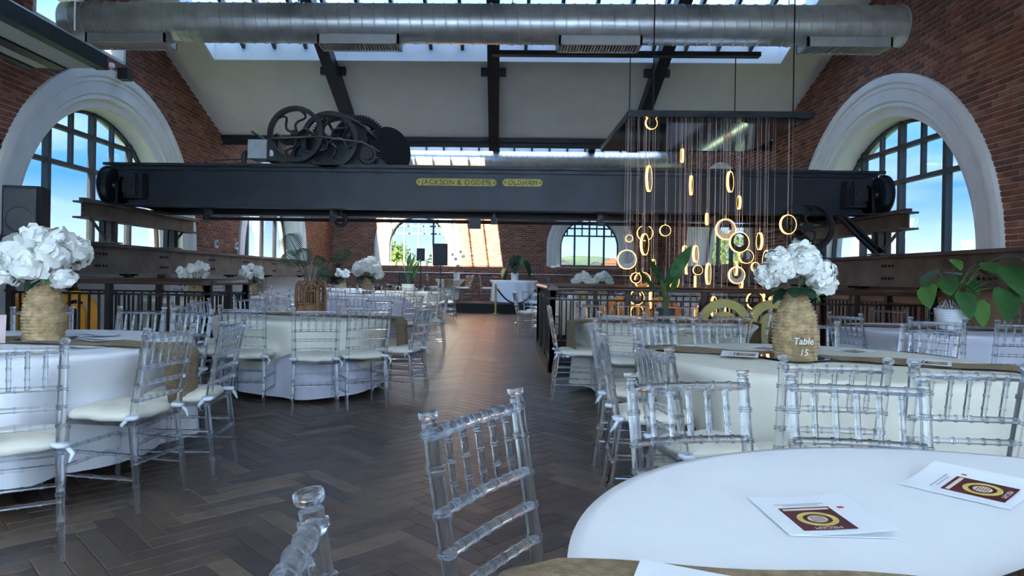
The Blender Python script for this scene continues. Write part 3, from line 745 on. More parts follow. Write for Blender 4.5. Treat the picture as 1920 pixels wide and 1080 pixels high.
# ------------------------------------------------------------------ ventilation ducts
def duct(name, y, z, r, x0, x1, label, vents, hang, ztop):
    t = thing(name, label, 'duct', (0, y, z))
    prof = []; x = x0; p = .165
    pts = [(x0, r*.2), (x0, r)]
    while x+p < x1:
        pts += [(x+p-.012, r), (x+p-.006, r+.008), (x+p+.006, r+.008), (x+p+.012, r)]; x += p
    pts += [(x1-.02, r), (x1, r-.015), (x1, 0)]
    b = MB(); lean = .18
    vs = []; fs = []; sg = 40
    for xx, rr in pts:
        for k in range(sg):
            q = 2*PI*k/sg; vs.append((xx+(k/sg-.5)*p*(1 if x0 < xx < x1-.02 else 0), rr*math.cos(q), rr*math.sin(q)))
    for i in range(len(pts)-1):
        for k in range(sg-1): fs.append((i*sg+k, i*sg+k+1, (i+1)*sg+k+1, (i+1)*sg+k))
        fs.append((i*sg+sg-1, i*sg, (i+1)*sg, (i+1)*sg+sg-1))
    b.add(vs, fs); b.build('pipe', 'galv', t, 35)
    for v in vents:
        g_ = MB(); L = .57; yy0, yy1 = -.20, .16; zz = -r-.075
        for a_, b2, c_, d_ in ((v-L, v+L, yy0, yy0+.03), (v-L, v+L, yy1-.03, yy1), (v-L, v-L+.03, yy0, yy1), (v+L-.03, v+L, yy0, yy1)): g_.box(a_, b2, c_, d_, zz, zz+.13)
        vo = g_.build('vent', 'grille', t)
        g_ = MB(); g_.box(v-L+.02, v+L-.02, yy0+.02, yy1-.02, zz+.09, zz+.12); g_.build('vent_back', 'dark_slot', vo)
        n_ = 26; sm = MB(); sm.box(-.008, .008, yy0+.03, yy1-.03, 0, .03, Matrix.Rotation(.5, 4, 'Y')); me = sm.mesh('slat', 'grille')
        for i in range(n_): obj('slat', me, vo, (v-L+.05+(2*L-.1)*i/(n_-1), 0, zz+.005))
    for x in hang:
        b = MB(); b.tube([(x, 0, r), (x, 0, ztop-z)], .008, 6); b.build('hanger_rod', 'wire', t)
        b = MB(); b.lathe([(r+.003, -.02), (r+.012, -.02), (r+.012, .02), (r+.003, .02)], 40, T(x, 0, 0) @ Matrix.Rotation(PI/2, 4, 'Y')); b.build('band', 'galv', t, 35)
    return t
duct('ventilation_duct', 9.6, 4.755, .272, -6.25, 5.49, 'large round spiral duct crossing under the near skylight', [-5.3, -2.02, 1.33, 4.70], [-2.9, .12, 3.95], 5.9)
duct('ventilation_duct', 22.3, 5.02, .29, -6.1, 5.85, 'distant round spiral duct above the crane beam', [-3.4, 1.0, 4.8], [-2.5, 0.2, 3.5], 5.6)
# suspended service gantry at top left
gt = thing('service_gantry', 'suspended dark steel gantry with pale underside panels at top left', 'gantry', (0, 0, 0))
for x0, x1, z0, z1, m, nm in ((-4.54, -4.42, 3.44, 3.60, 'black_steel', 'side_beam'), (-4.88, -4.54, 3.46, 3.50, 'panel_white', 'soffit_panel'), (-5.04, -4.88, 3.44, 3.6, 'black_steel', 'middle_beam'), (-5.24, -5.04, 3.46, 3.5, 'panel_white', 'soffit_panel'), (-5.34, -5.24, 3.44, 3.6, 'black_steel', 'outer_beam')):
    b = MB(); b.box(x0, x1, 3.0, 7.5, z0, z1); b.build(nm, m, gt)
b = MB(); b.box(-5.7, -4.72, 3.6, 6.0, 3.60, 4.1); b.build('plant_box', 'black_steel', gt)
b = MB(); b.box(-4.44, -4.42, 5.2, 7.4, 3.60, 3.615); b.build('edge_trim', 'galv', gt)
for x in (-4.48, -5.28):
    for y in (4, 7): b = MB(); b.tube([(x, y, 3.7), (x, y, zroof(y))], .01, 6); b.build('hanger_rod', 'wire', gt)

# ------------------------------------------------------------------ stair voids with balustrades
def balustrade(x0, x1, y0, y1, label, sides, well):
    t = thing('balustrade', label, 'railing', ((x0+x1)/2, (y0+y1)/2, 0)); ox, oy = (x0+x1)/2, (y0+y1)/2
    runs = {'near': ((x0, y0), (x1, y0)), 'far': ((x0, y1), (x1, y1)), 'left': ((x0, y0), (x0, y1)), 'right': ((x1, y0), (x1, y1))}
    bal = MB(); bal.box(-.011, .011, -.011, .011, .16, .93); bme = bal.mesh('baluster', 'baluster')
    post = MB(); post.box(-.035, .035, -.035, .035, 0, 1.05); post.box(-.045, .045, -.045, .045, .93, .96); pme = post.mesh('post', 'baluster')
    for s_ in sides:
        a, b2 = runs[s_]; a, b2 = Vector(a), Vector(b2); L = (b2-a).length; u = (b2-a).normalized(); ang = math.atan2(u.y, u.x)
        mx = T(a.x-ox, a.y-oy, 0) @ rotz(ang)
        hr = MB(); prof = [(-.06, 1.045), (.06, 1.045), (.068, 1.06), (.06, 1.085), (.045, 1.10), (.02, 1.112), (-.02, 1.112), (-.045, 1.10), (-.06, 1.085), (-.068, 1.06)]
        n_ = len(prof); hr.add([(x, p, z) for x in (-.07, L+.07) for p, z in prof], [tuple(range(n_)), tuple(range(n_, 2*n_))]+[(i, (i+1) % n_, n_+(i+1) % n_, n_+i) for i in range(n_)], mx)
        hr.build('handrail', 'handrail', t, 50)
        r_ = MB(); r_.box(0, L, -.018, .018, .915, .94, mx); r_.build('upper_bar', 'baluster', t)
        r_ = MB(); r_.box(0, L, -.018, .018, .15, .175, mx); r_.build('lower_bar', 'baluster', t)
        k_ = MB(); k_.box(0, L, -.05, .05, 0, .13, mx); k_.build('kerb', 'baluster', t)
        nb = int(L/.115); npost = max(2, int(round(L/1.0)))
        for i in range(1, nb): p = a+u*L*i/nb; obj('baluster', bme, t, (p.x-ox, p.y-oy, 0), (0, 0, ang))
        for i in range(npost+1): p = a+u*L*i/npost; obj('post', pme, t, (p.x-ox, p.y-oy, 0), (0, 0, ang))
    e = .45
    for q in ((x0-e, x0, y0-e, y1+e), (x1, x1+e, y0-e, y1+e), (x0, x1, y0-e, y0), (x0, x1, y1, y1+e)):
        bd = MB(); bd.box(q[0]-ox, q[1]-ox, q[2]-oy, q[3]-oy, -.017, -.0015); bd.build('border_board', 'plank', t)
    w_ = MB(); e = .04
    for q in ((x0-e, x0, y0-e, y1+e), (x1, x1+e, y0-e, y1+e), (x0, x1, y0-e, y0), (x0, x1, y1, y1+e)): w_.box(q[0]-ox, q[1]-ox, q[2]-oy, q[3]-oy, -2.6, -.02)
    w_.box(x0-ox, x1-ox, y0-oy, y1-oy, -2.65, -2.6); w_.build('well_lining', 'panel_tan', t)
balustrade(*RV, 'dark balustrade with brown handrail around the stairwell under the rings', ('near', 'far', 'left', 'right'), 1)
balustrade(*LV, 'dark balustrade around the left stairwell behind the orange arches', ('near', 'far', 'right'), 1)
def arches(name, label, cx, y, m, n_=2, R=.325, top=.975, base=0.):
    t = thing(name, label, 'ornament', (cx, y, base))
    for k_ in range(n_):
        x = (k_-(n_-1)/2)*2*R*.93
        for r1, r0, nm in ((R, R-.105, 'outer_arch'), (R-.155, .065, 'inner_arch')):
            zc = top-R; b = MB(); vs = []; fs = []; st = [(1, 0, -zc)]+[(math.cos(PI*i/24), math.sin(PI*i/24), 0) for i in range(25)]+[(-1, 0, -zc)]
            for c_, s_, dz in st:
                for r, yy in ((r1, -.03), (r1, .03), (r0, .03), (r0, -.03)): vs.append((x+r*c_, yy+k_*.004, zc+r*s_+dz))
            for i in range(len(st)-1):
                for e_ in range(4): fs.append((i*4+e_, i*4+(e_+1) % 4, (i+1)*4+(e_+1) % 4, (i+1)*4+e_))
            fs += [(0, 1, 2, 3), tuple(4*(len(st)-1)+i for i in range(4))]
            b.add(vs, fs); b.build(nm, m, t, 30)
    return t
arches('arch_ornament', 'olive gold double arch panel in front of right balustrade', 3.10, 8.58, 'olive_gold')
arches('arch_ornament', 'orange double arch panel behind the left balustrade', -5.40, 8.15, 'orange', 2, .28, .95, 0)
arches('arch_ornament', 'amber double arch panel in the stairwell under the rings', 2.25, 10.9, 'amber', 2, .33, .93, 0)

# ------------------------------------------------------------------ ring chandelier over the stairwell
ch = thing('ring_chandelier', 'mirrored plate chandelier with dozens of glowing rings on wires', 'chandelier', (2.82, 10.1, 3.33))
CH = Vector((2.82, 10.1, 3.33))
b = MB(); b.box(-1.17, 1.17, -1.2, 1.2, -.012, 0); b.build('mirror_plate', 'plate_mirror', ch)
b = MB(); b.box(-1.19, 1.19, -1.22, -1.19, -.02, .06); b.build('frame_edge', 'black_steel', ch)
b = MB(); b.box(-1.19, 1.19, 1.19, 1.22, -.02, .06); b.build('frame_edge', 'black_steel', ch)
for sx in (-1, 1): b = MB(); b.box(min(sx*1.17, sx*1.19), max(sx*1.17, sx*1.19), -1.2, 1.2, -.02, .06); b.build('frame_edge', 'black_steel', ch)
for x, y, zt in ((-.85, -1.1, 2.2), (.96, -1.1, 2.2), (-.75, 1.1, 1.52), (.95, 1.1, 1.52)):
    b = MB(); b.tube([(x, y, .05), (x, y, zt)], .009, 6); b.build('hanger_rod', 'black_steel', ch)
hb = MB(); hb.box(-.18, 4.15, 11.12, 11.26, 4.83, 4.90)
tag(hb.build('hanger_beam', 'black_steel'), 'thin dark beam carrying the chandelier rods below the skylight', 'beam')
RINGS = [  # x, z centre, y depth, diameter, turn (deg), body
 (2.27,1.93,10.8,.24,0,'ring_dark'),(2.20,1.86,9.2,.145,5,'ring_dark'),(1.80,1.77,9.6,.10,0,'ring_pale'),(1.93,1.67,9.2,.28,60,'ring_dark'),
 (1.67,1.46,9.05,.25,8,'ring_pale'),(2.49,1.60,9.3,.13,58,'ring_pale'),(2.65,1.56,9.35,.22,60,'ring_pale'),(2.78,2.03,9.3,.155,68,'ring_dark'),
 (3.05,1.90,9.35,.275,8,'ring_pale'),(3.20,1.72,9.25,.27,10,'ring_dark'),(3.55,1.93,10.6,.10,0,'ring_pale'),(3.78,1.58,10.6,.21,0,'ring_dark'),
 (3.49,1.74,9.3,.225,84,'ring_dark'),(3.59,1.45,9.3,.335,84,'ring_dark'),(3.88,1.42,10.5,.14,20,'ring_pale'),(3.19,1.28,9.3,.225,10,'ring_pale'),
 (3.35,1.38,9.8,.20,78,'ring_dark'),(2.78,1.29,9.2,.275,63,'ring_pale'),(2.67,1.34,9.3,.125,0,'ring_dark'),(2.60,1.36,9.6,.15,70,'ring_dark'),
 (2.92,1.18,10.3,.17,76,'ring_dark'),(2.33,1.21,9.2,.25,50,'ring_dark'),(2.14,1.42,9.6,.125,62,'ring_dark'),(1.93,1.19,9.3,.215,5,'amber'),
 (1.80,1.22,9.1,.135,5,'ring_dark'),(3.50,1.17,10.0,.15,80,'ring_dark'),(2.10,1.05,10.2,.17,74,'ring_dark'),
 (1.93,2.52,9.0,.33,68,'ring_pale'),(2.48,2.44,9.0,.245,70,'ring_dark'),(3.00,2.50,9.05,.265,58,'ring_dark'),(3.12,2.23,9.05,.17,80,'ring_dark'),
 (2.45,2.89,9.35,.18,80,'ring_dark'),(1.96,3.26,9.05,.16,15,'ring_dark'),(3.80,1.96,9.15,.25,20,'ring_dark'),
 (1.90,.95,9.5,.20,10,'ring_dark'),(2.92,.85,9.4,.26,60,'ring_dark'),(2.84,.72,9.8,.24,50,'ring_dark'),(3.55,.93,9.6,.24,8,'ring_dark'),
 (3.70,.92,9.7,.27,75,'ring_dark'),(4.00,.93,10.2,.28,65,'ring_dark'),(1.87,.80,9.9,.32,72,'ring_dark'),(2.13,.92,9.7,.25,75,'ring_dark'),
 (2.00,.72,10.0,.20,15,'ring_dark'),(3.2,.74,9.7,.20,60,'ring_dark')]
for x, z, y, dia, ang, body in RINGS:
    R0 = dia/2; ecc = R0*.20; r_in = R0*.66; th = .028; sg = 40
    x -= 0; mx = Matrix.Rotation(R_(ang), 4, 'Z'); b = MB(); vs = []; fs = []
    for k in range(sg):
        q = 2*PI*k/sg; c_, s_ = math.cos(q), math.sin(q)
        for r, zo, yy in ((R0*.97, 0, -th/2), (R0*.97, 0, th/2), (r_in, ecc, th/2), (r_in, ecc, -th/2)): vs.append((r*c_, yy, r*s_+zo))
    for k in range(sg):
        for e in range(4): fs.append((k*4+e, k*4+(e+1) % 4, ((k+1) % sg)*4+(e+1) % 4, ((k+1) % sg)*4+e))
    b.add(vs, fs, mx)
    ro = b.build('ring', body, ch, 30, (x-CH.x, y-CH.y, z-CH.z))
    b = MB(); vs = []; fs = []
    for k in range(sg):
        q = 2*PI*k/sg; c_, s_ = math.cos(q), math.sin(q)
        for r, yy in ((R0*1.03, -th*.55), (R0*1.03, th*.55), (R0*.965, th*.55), (R0*.965, -th*.55)): vs.append((r*c_, yy, r*s_))
    for k in range(sg):
        for e in range(4): fs.append((k*4+e, k*4+(e+1) % 4, ((k+1) % sg)*4+(e+1) % 4, ((k+1) % sg)*4+e))
    b.add(vs, fs, mx); b.build('light_strip', 'ring_glow', ro, 30)
    b = MB(); b.tube([(0, 0, R0), (0, 0, CH.z-z-.012)], .0022, 4); b.tube([(0, 0, R0), (0, 0, R0+.07)], .005, 6); b.build('wire', 'wire', ro)
wx = random.Random(5)
for i in range(46):
    x, y = wx.uniform(-1.1, 1.1), wx.choice([wx.uniform(-1.15, -.3), wx.uniform(.0, .9), wx.uniform(-1.15, -.3)])
    if abs(y+CH.y-10.0) < .25 or abs(y+CH.y-11.4) < .2: y = -.5
    b = MB(); b.tube([(x, y, -.012), (x, y, -wx.uniform(1.9, 2.6))], .0018, 4); b.build('wire', 'wire', ch)

# ------------------------------------------------------------------ round tables, cloths, runners
def cloth_mesh(R, z, drop, folds, amp, seed, m, square=None, flare=.05, dents=()):
    """round tabletop cloth; square = half side of a square topper whose corners hang lowest"""
    r = random.Random(seed); sg = 144; ph = [r.uniform(0, 6.28) for _ in range(6)]
    vs = [(0, 0, z)]; fs = []; rings = []
    def dropq(q):
        if square: return max(.02, min(square/max(abs(math.cos(q-ph[5])), abs(math.sin(q-ph[5]))) - R, drop))
        return drop*(1+.02*math.sin(3*q+ph[0]))
    def foldf(q): return math.sin(folds*q+ph[0]+.8*math.sin(2*q+ph[1]))+.5*math.sin((folds*.6//1+3)*q+ph[2])+.35*math.sin(5*q+ph[3])
    prof = [(.3, 0), (.6, 0), (.85, 0), (.97, 0)]
    for f_, _ in prof: rings.append([(R*f_*math.cos(2*PI*k/sg), R*f_*math.sin(2*PI*k/sg), z) for k in range(sg)])
    rings.append([((R+.002)*math.cos(2*PI*k/sg), (R+.002)*math.sin(2*PI*k/sg), z-.003) for k in range(sg)])
    for t_ in (.04, .10, .2, .34, .5, .66, .82, .94, 1.0):
        rg = []
        for k in range(sg):
            q = 2*PI*k/sg; d = dropq(q)*t_; rr = R+.012+flare*t_+amp*min(1, d/.3)*(t_**.7)*foldf(q)+ (.012 if t_ == .04 else .016)
            rr = max(rr, R+.012)
            for qa, fd in dents:         # chairs pushed in press the hanging cloth towards the table
                dq = abs((q-qa+PI) % (2*PI)-PI); hw = math.atan2(.215, max(fd, .3)); zz = z-d
                w_ = max(0, min(1, 1.9-dq/hw))*max(0, min(1, (z-zz)/.22))
                if w_ > 0: rr = rr+(min(rr, fd-.012)-rr)*w_
            rg.append((rr*math.cos(q), rr*math.sin(q), z-.004-d))
        rings.append(rg)
    for rg in rings: vs += rg
    for k in range(sg): fs.append((0, 1+k, 1+(k+1) % sg))
    for i in range(len(rings)-1):
        for k in range(sg): fs.append((1+i*sg+k, 1+(i+1)*sg+k, 1+(i+1)*sg+(k+1) % sg, 1+i*sg+(k+1) % sg))
    b = MB(); b.add(vs, fs); return b.mesh('tablecloth', m, 'all')
def runner_mesh(R, z, width, hang, seed, wav=.012):
    r = random.Random(seed); ph = [r.uniform(0, 6.28) for _ in range(4)]; b = MB(); vs = []; fs = []
    st = [i/60 for i in range(61)]; L = R+hang+.05; nw = 9
    for t_ in st:
        s_ = -L+2*L*t_; a = abs(s_)
        edge = wav*math.sin(s_*9+ph[0])+wav*.6*math.sin(s_*17+ph[1])
        for k in range(nw):
            v = (k/(nw-1)-.5)*width+edge; lim = math.sqrt(max((R+.06)**2-v*v, 0))
            bump = .004*math.sin(s_*11+k*1.3+ph[2])+.004
            if a <= lim: p = (s_, v, z+.006+bump)
            else: p = (math.copysign(lim+.045+.02*(a-lim)+bump*2, s_), v, z-(a-lim)+.004)
            vs.append(p)
    for i in range(60):
        for k in range(nw-1): fs.append((i*nw+k, i*nw+k+1, (i+1)*nw+k+1, (i+1)*nw+k))
    b.add(vs, fs); me = b.mesh('table_runner', 'burlap', 'all'); return me
TZ = .76
def round_table(nm, x, y, R, desc, cloth, topper, runner, zb=0., drop=.70, seed=1):
    """table under cloth; desc is the phrase that singles it out"""
    t = thing('round_table', 'round table hidden under %s' % desc[1], 'table', (x, y, zb), 0, 'round banquet tables')
    b = MB(); b.lathe([(0, 0), (R-.03, 0), (R-.03, .03), (0, .03)], 40, T(0, 0, TZ-.045)); b.build('tabletop', 'plastic_black', t)
    for k_ in range(4): b = MB(); q = PI/4+k_*PI/2; b.tube([(R*.6*math.cos(q), R*.6*math.sin(q), 0), (R*.5*math.cos(q), R*.5*math.sin(q), TZ-.045)], .018, 8); b.build('leg', 'plastic_black', t)
    dn = []
    for c_ in chairs:
        if c_[0] == nm: dx, dy = c_[1]-x, c_[2]-y; dn.append((math.atan2(dy, dx), math.hypot(dx, dy)-.21))
    c = obj('tablecloth', cloth_mesh(R, TZ, drop, 15, .028, seed, cloth, None, .05, dn), None, (x, y, zb)); tag(c, desc[2], 'tablecloth', 'floor length tablecloths')
    z = TZ
    if topper:
        c = obj('tablecloth', cloth_mesh(R+.012, TZ+.004, topper[1], 9, .02, seed+3, topper[0], topper[2], .05, [(a_, f_+.03) for a_, f_ in dn]), None, (x, y, zb)); tag(c, desc[3], 'tablecloth', 'square cloth toppers'); z += .004
    if runner is not None:
        c = obj('table_runner', runner_mesh(R+(.03 if topper else 0), z, .32, .30, seed+5), None, (x, y-(.125 if nm == 'F' else 0), zb), (0, 0, R_(runner))); tag(c, 'brown burlap runner across %s' % desc[0], 'table runner', 'burlap runners')
    return z+zb
TAB = {  # name: (x, y, R, (short phrase, table phrase, cloth label, topper label), cloth, topper, runner angle, base z, drop)
 'F': (1.0, .98, .89, ('the nearest table at lower right', 'the bright white cloth at lower right', 'smooth white tablecloth nearest the camera at lower right'), 'cloth_white', None, -2, 0, .68),
 'T15': (1.85, 4.0, .92, ('the ivory table with the number 15 sign', 'the ivory cloth with the number 15 sign', 'ivory tablecloth under the woven vase and number 15 sign'), 'cloth_ivory', None, -24, 0, .70),
 'R2': (1.72, 7.15, .88, ('the ivory table with the dark plant pot', 'the ivory cloths before the right balustrade', 'ivory floor cloth of the table with dark plant pot', 'ivory square topper under the dark plant pot'), 'cloth_ivory', ('cloth_ivory', .72, 1.13), 12, 0, .70),
 'R3': (4.38, 6.9, .90, ('the lilac table with the trailing plant', 'the lilac white cloth at far right', 'lilac white tablecloth under the trailing plant'), 'cloth_lilac', None, -20, 0, .70),
 'L1': (-2.87, 4.05, .92, ('the white table at far left', 'the white cloth at far left', 'blue white floor cloth of the big bouquet table at far left', 'blue white square topper under the big bouquet at far left'), 'cloth_white', ('cloth_white', .42, 1.2), -8, 0, .64),
 'L2': (-2.0, 7.15, .92, ('the table with the rattan lantern', 'the ivory topper below the rattan lantern', 'blue white floor cloth below the rattan lantern table', 'ivory square topper under the rattan lantern'), 'cloth_lilac', ('cloth_ivory', .46, 1.2), -14, 0, .70),
 'L3': (-2.35, 11.2, .90, ('the blue white table behind the lantern', 'the blue white cloth behind the lantern', 'blue white tablecloth behind the rattan lantern table'), 'cloth_lilac', None, None, 0, .70),
 'L3b': (-3.1, 15.9, .90, ('the table with the widest white bouquet', 'the cloth below the widest distant bouquet', 'white tablecloth below the wide distant bouquet'), 'cloth_white', None, 10, 0, .70),
 'L6': (-2.6, 19.3, .90, ('the table with the tall leafy plant near stage', 'the cloth below the tall leafy plant', 'white tablecloth below the tall leafy plant near the stage'), 'cloth_ivory', None, 0, 0, .70),
 'L4': (-4.95, 13.5, .90, ('the table by the left wall with round vase', 'the cloth below the round vase by left wall', 'pale tablecloth by the left wall under round woven vase'), 'cloth_white', None, 0, 0, .70),
 'L5': (-5.0, 21.6, .85, ('the table in the far left corner', 'the cloth in the far left corner', 'pale tablecloth in the far left corner'), 'cloth_white', None, None, 0, .70),
 'LV': (-4.85, 10.75, .80, ('the table behind the left balustrade', 'the cloth behind the left balustrade', 'pale tablecloth seen through the left balustrade'), 'cloth_ivory', None, None, 0, .70),
 'RB1': (1.75, 14.5, .90, ('the table behind the stairwell, leftmost', 'the cloth behind the stairwell, leftmost', 'ivory tablecloth behind the stairwell, leftmost of the three'), 'cloth_ivory', None, None, 0, .70),
 'RB2': (2.75, 18.3, .90, ('the table behind the stairwell, farthest', 'the cloth behind the stairwell, farthest', 'ivory tablecloth behind the stairwell, farthest of the three'), 'cloth_ivory', None, None, 0, .70),
 'RB3': (4.25, 14.9, .85, ('the table behind the stairwell, rightmost', 'the cloth behind the stairwell, rightmost', 'white tablecloth behind the stairwell, rightmost of the three'), 'cloth_white', None, None, 0, .70),
 'S1': (-1.72, 23.75, .52, ('the small table on the stage', 'the small cloth on the stage', 'pale cloth of the small table on stage left'), 'cloth_ivory', None, 90, .34, .68),
 'S2': (.50, 23.8, .84, ('the large table on the stage', 'the large cloth on the stage', 'pleated white cloth of the big table on the stage'), 'cloth_white', None, None, .34, .73)}
chairs = []      # (table, x, y, rz, near?, base z)
def chair_at(tab, bx_, by_, deg, near=True, zb=0.):
    """bx,by = middle of the back at the top; deg = heading (0 looks along +y)"""
    a = R_(deg); off = .29
    chairs.append([tab, bx_-math.sin(a)*off, by_+math.cos(a)*off, a, near, zb])
for tab, x, y, d in (('F', -.06, 1.58, -120), ('F', -.235, .69, -84), ('F', .58, 2.13, -166), ('F', 1.10, 2.14, 172),
    ('T15', 1.27, 2.60, -4), ('T15', 1.68, 2.47, -4), ('T15', .66, 3.02, -80), ('T15', .55, 3.80, -94), ('T15', .62, 4.62, -103), ('T15', 2.30, 5.14, 168), ('T15', 2.95, 4.75, 116), ('T15', 1.12, 5.02, -150), ('T15', 1.63, 5.20, -168),
    ('R2', 1.10, 8.26, -160), ('R2', 1.64, 8.42, -177), ('R2', 2.18, 8.30, 166), ('R2', 1.06, 5.94, -8), ('R2', 1.56, 5.98, -4), ('R2', 2.06, 6.04, 18), ('R2', 2.86, 6.98, 100), ('R2', .49, 6.90, -92),
    ('R3', 3.65, 5.80, -30), ('R3', 4.20, 5.58, -10), ('R3', 4.60, 8.22, 174), ('R3', 5.15, 8.00, 152), ('R3', 5.52, 7.3, 112), ('R3', 3.25, 6.55, -72),
    ('L1', -1.92, 2.62, 34), ('L1', -1.70, 3.52, 80), ('L1', -1.60, 4.11, 93), ('L1', -2.85, 5.38, 176), ('L1', -2.38, 5.26, 160), ('L1', -3.49, 5.12, -146),
    ('L2', -2.23, 5.85, 6), ('L2', -1.55, 5.75, 16), ('L2', -1.14, 6.03, 30), ('L2', -.72, 6.75, 74), ('L2', -.74, 7.40, 100), ('L2', -3.22, 7.25, -92), ('L2', -3.0, 8.10, -134), ('L2', -2.10, 8.50, -176), ('L2', -1.45, 8.30, 152), ('L2', -2.95, 6.2, -42)):
    chair_at(tab, x, y, d)
def ring(tab, n_, d, ph, near=False, skip=()):
    v = TAB[tab]; r = random.Random(tab)
    for i in range(n_):
        if i in skip: continue
        q = ph+360*i/n_+r.uniform(-4, 4); dd = d+r.uniform(-.05, .08)
        a = R_(q); x, y = v[0]+math.sin(a)*dd, v[1]-math.cos(a)*dd
        chair_at(tab, x, y, q+r.uniform(-5, 5), near, v[7])
ring('L3', 9, 1.46, 5, True); ring('L3b', 9, 1.46, 12); ring('L6', 9, 1.46, 3); ring('L4', 8, 1.44, 10, skip=(6,)); ring('L5', 7, 1.38, 8, skip=(5,))
ring('LV', 6, 1.32, 0, skip=(0, 4, 5)); ring('RB1', 8, 1.46, 4); ring('RB2', 8, 1.46, 14); ring('RB3', 7, 1.40, 8, skip=(1, 2,))
chair_at('S1', -2.56, 23.9, -92, False, .34); chair_at('S1', -.92, 23.45, 84, False, .34); chair_at('S1', -1.05, 24.25, 128, False, .34); ring('S2', 6, 1.24, 90, skip=(4, 5))
for x, y, d in ((1.42, 21.2, 92), (1.46, 20.6, 90)): chair_at('spare', x, y, d, False, .34 if y > 22.5 else 0)
TOPZ = {}
for i, (k_, v) in enumerate(TAB.items()):
    TOPZ[k_] = round_table(k_, v[0], v[1], v[2], v[3], v[4], v[5], v[6], v[7], v[8], 11+i*7)

# stage
st = thing('stage', 'low black stage platform before the far brick wall', 'stage', (-.4, 23.95, 0))
b = MB(); b.box(-2.75, 2.6, -1.5, 1.45, .30, .34); b.build('deck', 'stage_top', st)
b = MB(); b.box(-2.73, 2.58, -1.48, -1.45, 0, .30); b.build('front_skirt', 'stage_black', st)
for x in (-2.73, 2.55): b = MB(); b.box(x, x+.03, -1.45, 1.45, 0, .30); b.build('side_skirt', 'stage_black', st)

# ------------------------------------------------------------------ clear chairs
def chair_parts(seg=10, kn=True):
    P = []
    K = lambda *a: a if kn else ()
    def post(sx):
        b = MB(); a0 = Vector((sx*.190, -.245, 0)); a1 = Vector((sx*.178, -.190, .43)); a2 = Vector((sx*.188, -.275, .895))
        b.rod(a0, a1, .0135, K(.30, .62), seg=seg, r2=.017); b.rod(a1, a2, .017, K(.04, .27, .44, .60, .80, .955), seg=seg)
        d = (a2-a1).normalized(); q = Vector((0, 0, 1)).rotation_difference(d).to_matrix().to_4x4()
        b.lathe([(.017, -.002), (.0135, .002), (.0135, .006), (.0185, .009), (.0205, .013), (.0205, .022), (.019, .025), (.015, .025), (.014, .022), (0, .022)], seg+2, Matrix.Translation(a2) @ q)
        return b
    P += [('rear_post', post(-1)), ('rear_post', post(1))]
    for sx in (-1, 1):
        b = MB(); b.rod((sx*.196, .192, 0), (sx*.188, .178, .43), .0125, K(.30, .62, .93), seg=seg, r2=.0165); P.append(('front_leg', b))
    def bow(z, n_=7, r=.0115):      # gently bowed rail between the posts
        t_ = (z-.43)/.465; y0 = -.190-.085*t_; x0 = .178+.010*t_; b = MB()
        pts = [Vector((-x0+2*x0*i/n_, y0-.006*math.sin(PI*i/n_), z+.002*math.sin(PI*i/n_))) for i in range(n_+1)]
        st_ = []; rr = []
        for i in range(n_):
            for f_, q in (((0, 1), (.5, 1), (.83, 1), (.845, 1.22), (.90, 1.22), (.91, 1.06), (.93, 1.06), (.94, 1.22), (.99, 1.22), (1.0, 1.0)) if i < n_-1 and kn else ((0, 1), (.5, 1), (1., 1))):
                st_.append(pts[i].lerp(pts[i+1], f_)); rr.append(r*q)
        b.tube(st_, rr, seg); return b
    P.append(('top_rail', bow(.872, 7, .0135)))
    for z in (.715, .632, .552): P.append(('back_rail', bow(z)))
    for i in range(5):
        f_ = (i+1)/6; b = MB()
        def at(z):
            t_ = (z-.43)/.465; x0 = .178+.010*t_
            return (-x0+2*x0*f_, -.190-.085*t_-.006*math.sin(PI*f_), z)
        b.rod(at(.715), at(.872), .0085, K(.28, .58, .86), kw=.003, seg=max(6, seg-2)); P.append(('spindle', b))
    b = MB(); z0, z1 = .420, .442
    out = [(-.175, -.195), (.175, -.195), (.200, .19), (.19, .205), (-.19, .205), (-.200, .19)]
    b.add([(x, y, z) for z in (z0, z1) for x, y in out], [tuple(range(6)), tuple(range(6, 12))]+[(i, (i+1) % 6, 6+(i+1) % 6, 6+i) for i in range(6)]); P.append(('seat', b))
    for z, y in ((.20, .19), (.29, .186)): b = MB(); b.rod((-.19, y, z), (.19, y, z), .009, K(.2, .4, .6, .8), seg=seg-2); P.append(('stretcher', b))
    for sx in (-1, 1):
        for z in (.16, .28): b = MB(); b.rod((sx*.186, -.225+z*.08, z), (sx*.193, .19, z), .009, K(.2, .4, .6, .8), seg=seg-2); P.append(('stretcher', b))
    b = MB(); b.rod((-.186, -.218, .24), (.186, -.218, .24), .009, K(.2, .4, .6, .8), seg=seg-2); P.append(('stretcher', b))
    return P
def cushion_mesh(n_=20):
    b = MB(); vs = []; fs = []
    prof = [(.0, .056), (.45, .058), (.75, .055), (.92, .044), (.99, .030), (1.0, .020), (.99, .008), (.94, 0), (0, 0)]
    sg = 40
    for r, z in prof:
        for k in range(sg):
            q = 2*PI*k/sg; c_, s_ = math.cos(q), math.sin(q); e = (abs(c_)**4.5+abs(s_)**4.5)**(-1/4.5)
            x = .203*r*c_*e*(1+.06*s_*e*r); y = .198*r*s_*e+.008
            vs.append((x, y, .443+z+(.003*math.sin(5*q)+.002*math.sin(9*q+1))*(1 if .3 < r else 0)))
    for i in range(len(prof)-1):
        for k in range(sg): fs.append((i*sg+k, i*sg+(k+1) % sg, (i+1)*sg+(k+1) % sg, (i+1)*sg+k))
    b.add(vs, fs); return b.mesh('seat_cushion', 'cushion', 'all')
CUSH = cushion_mesh()
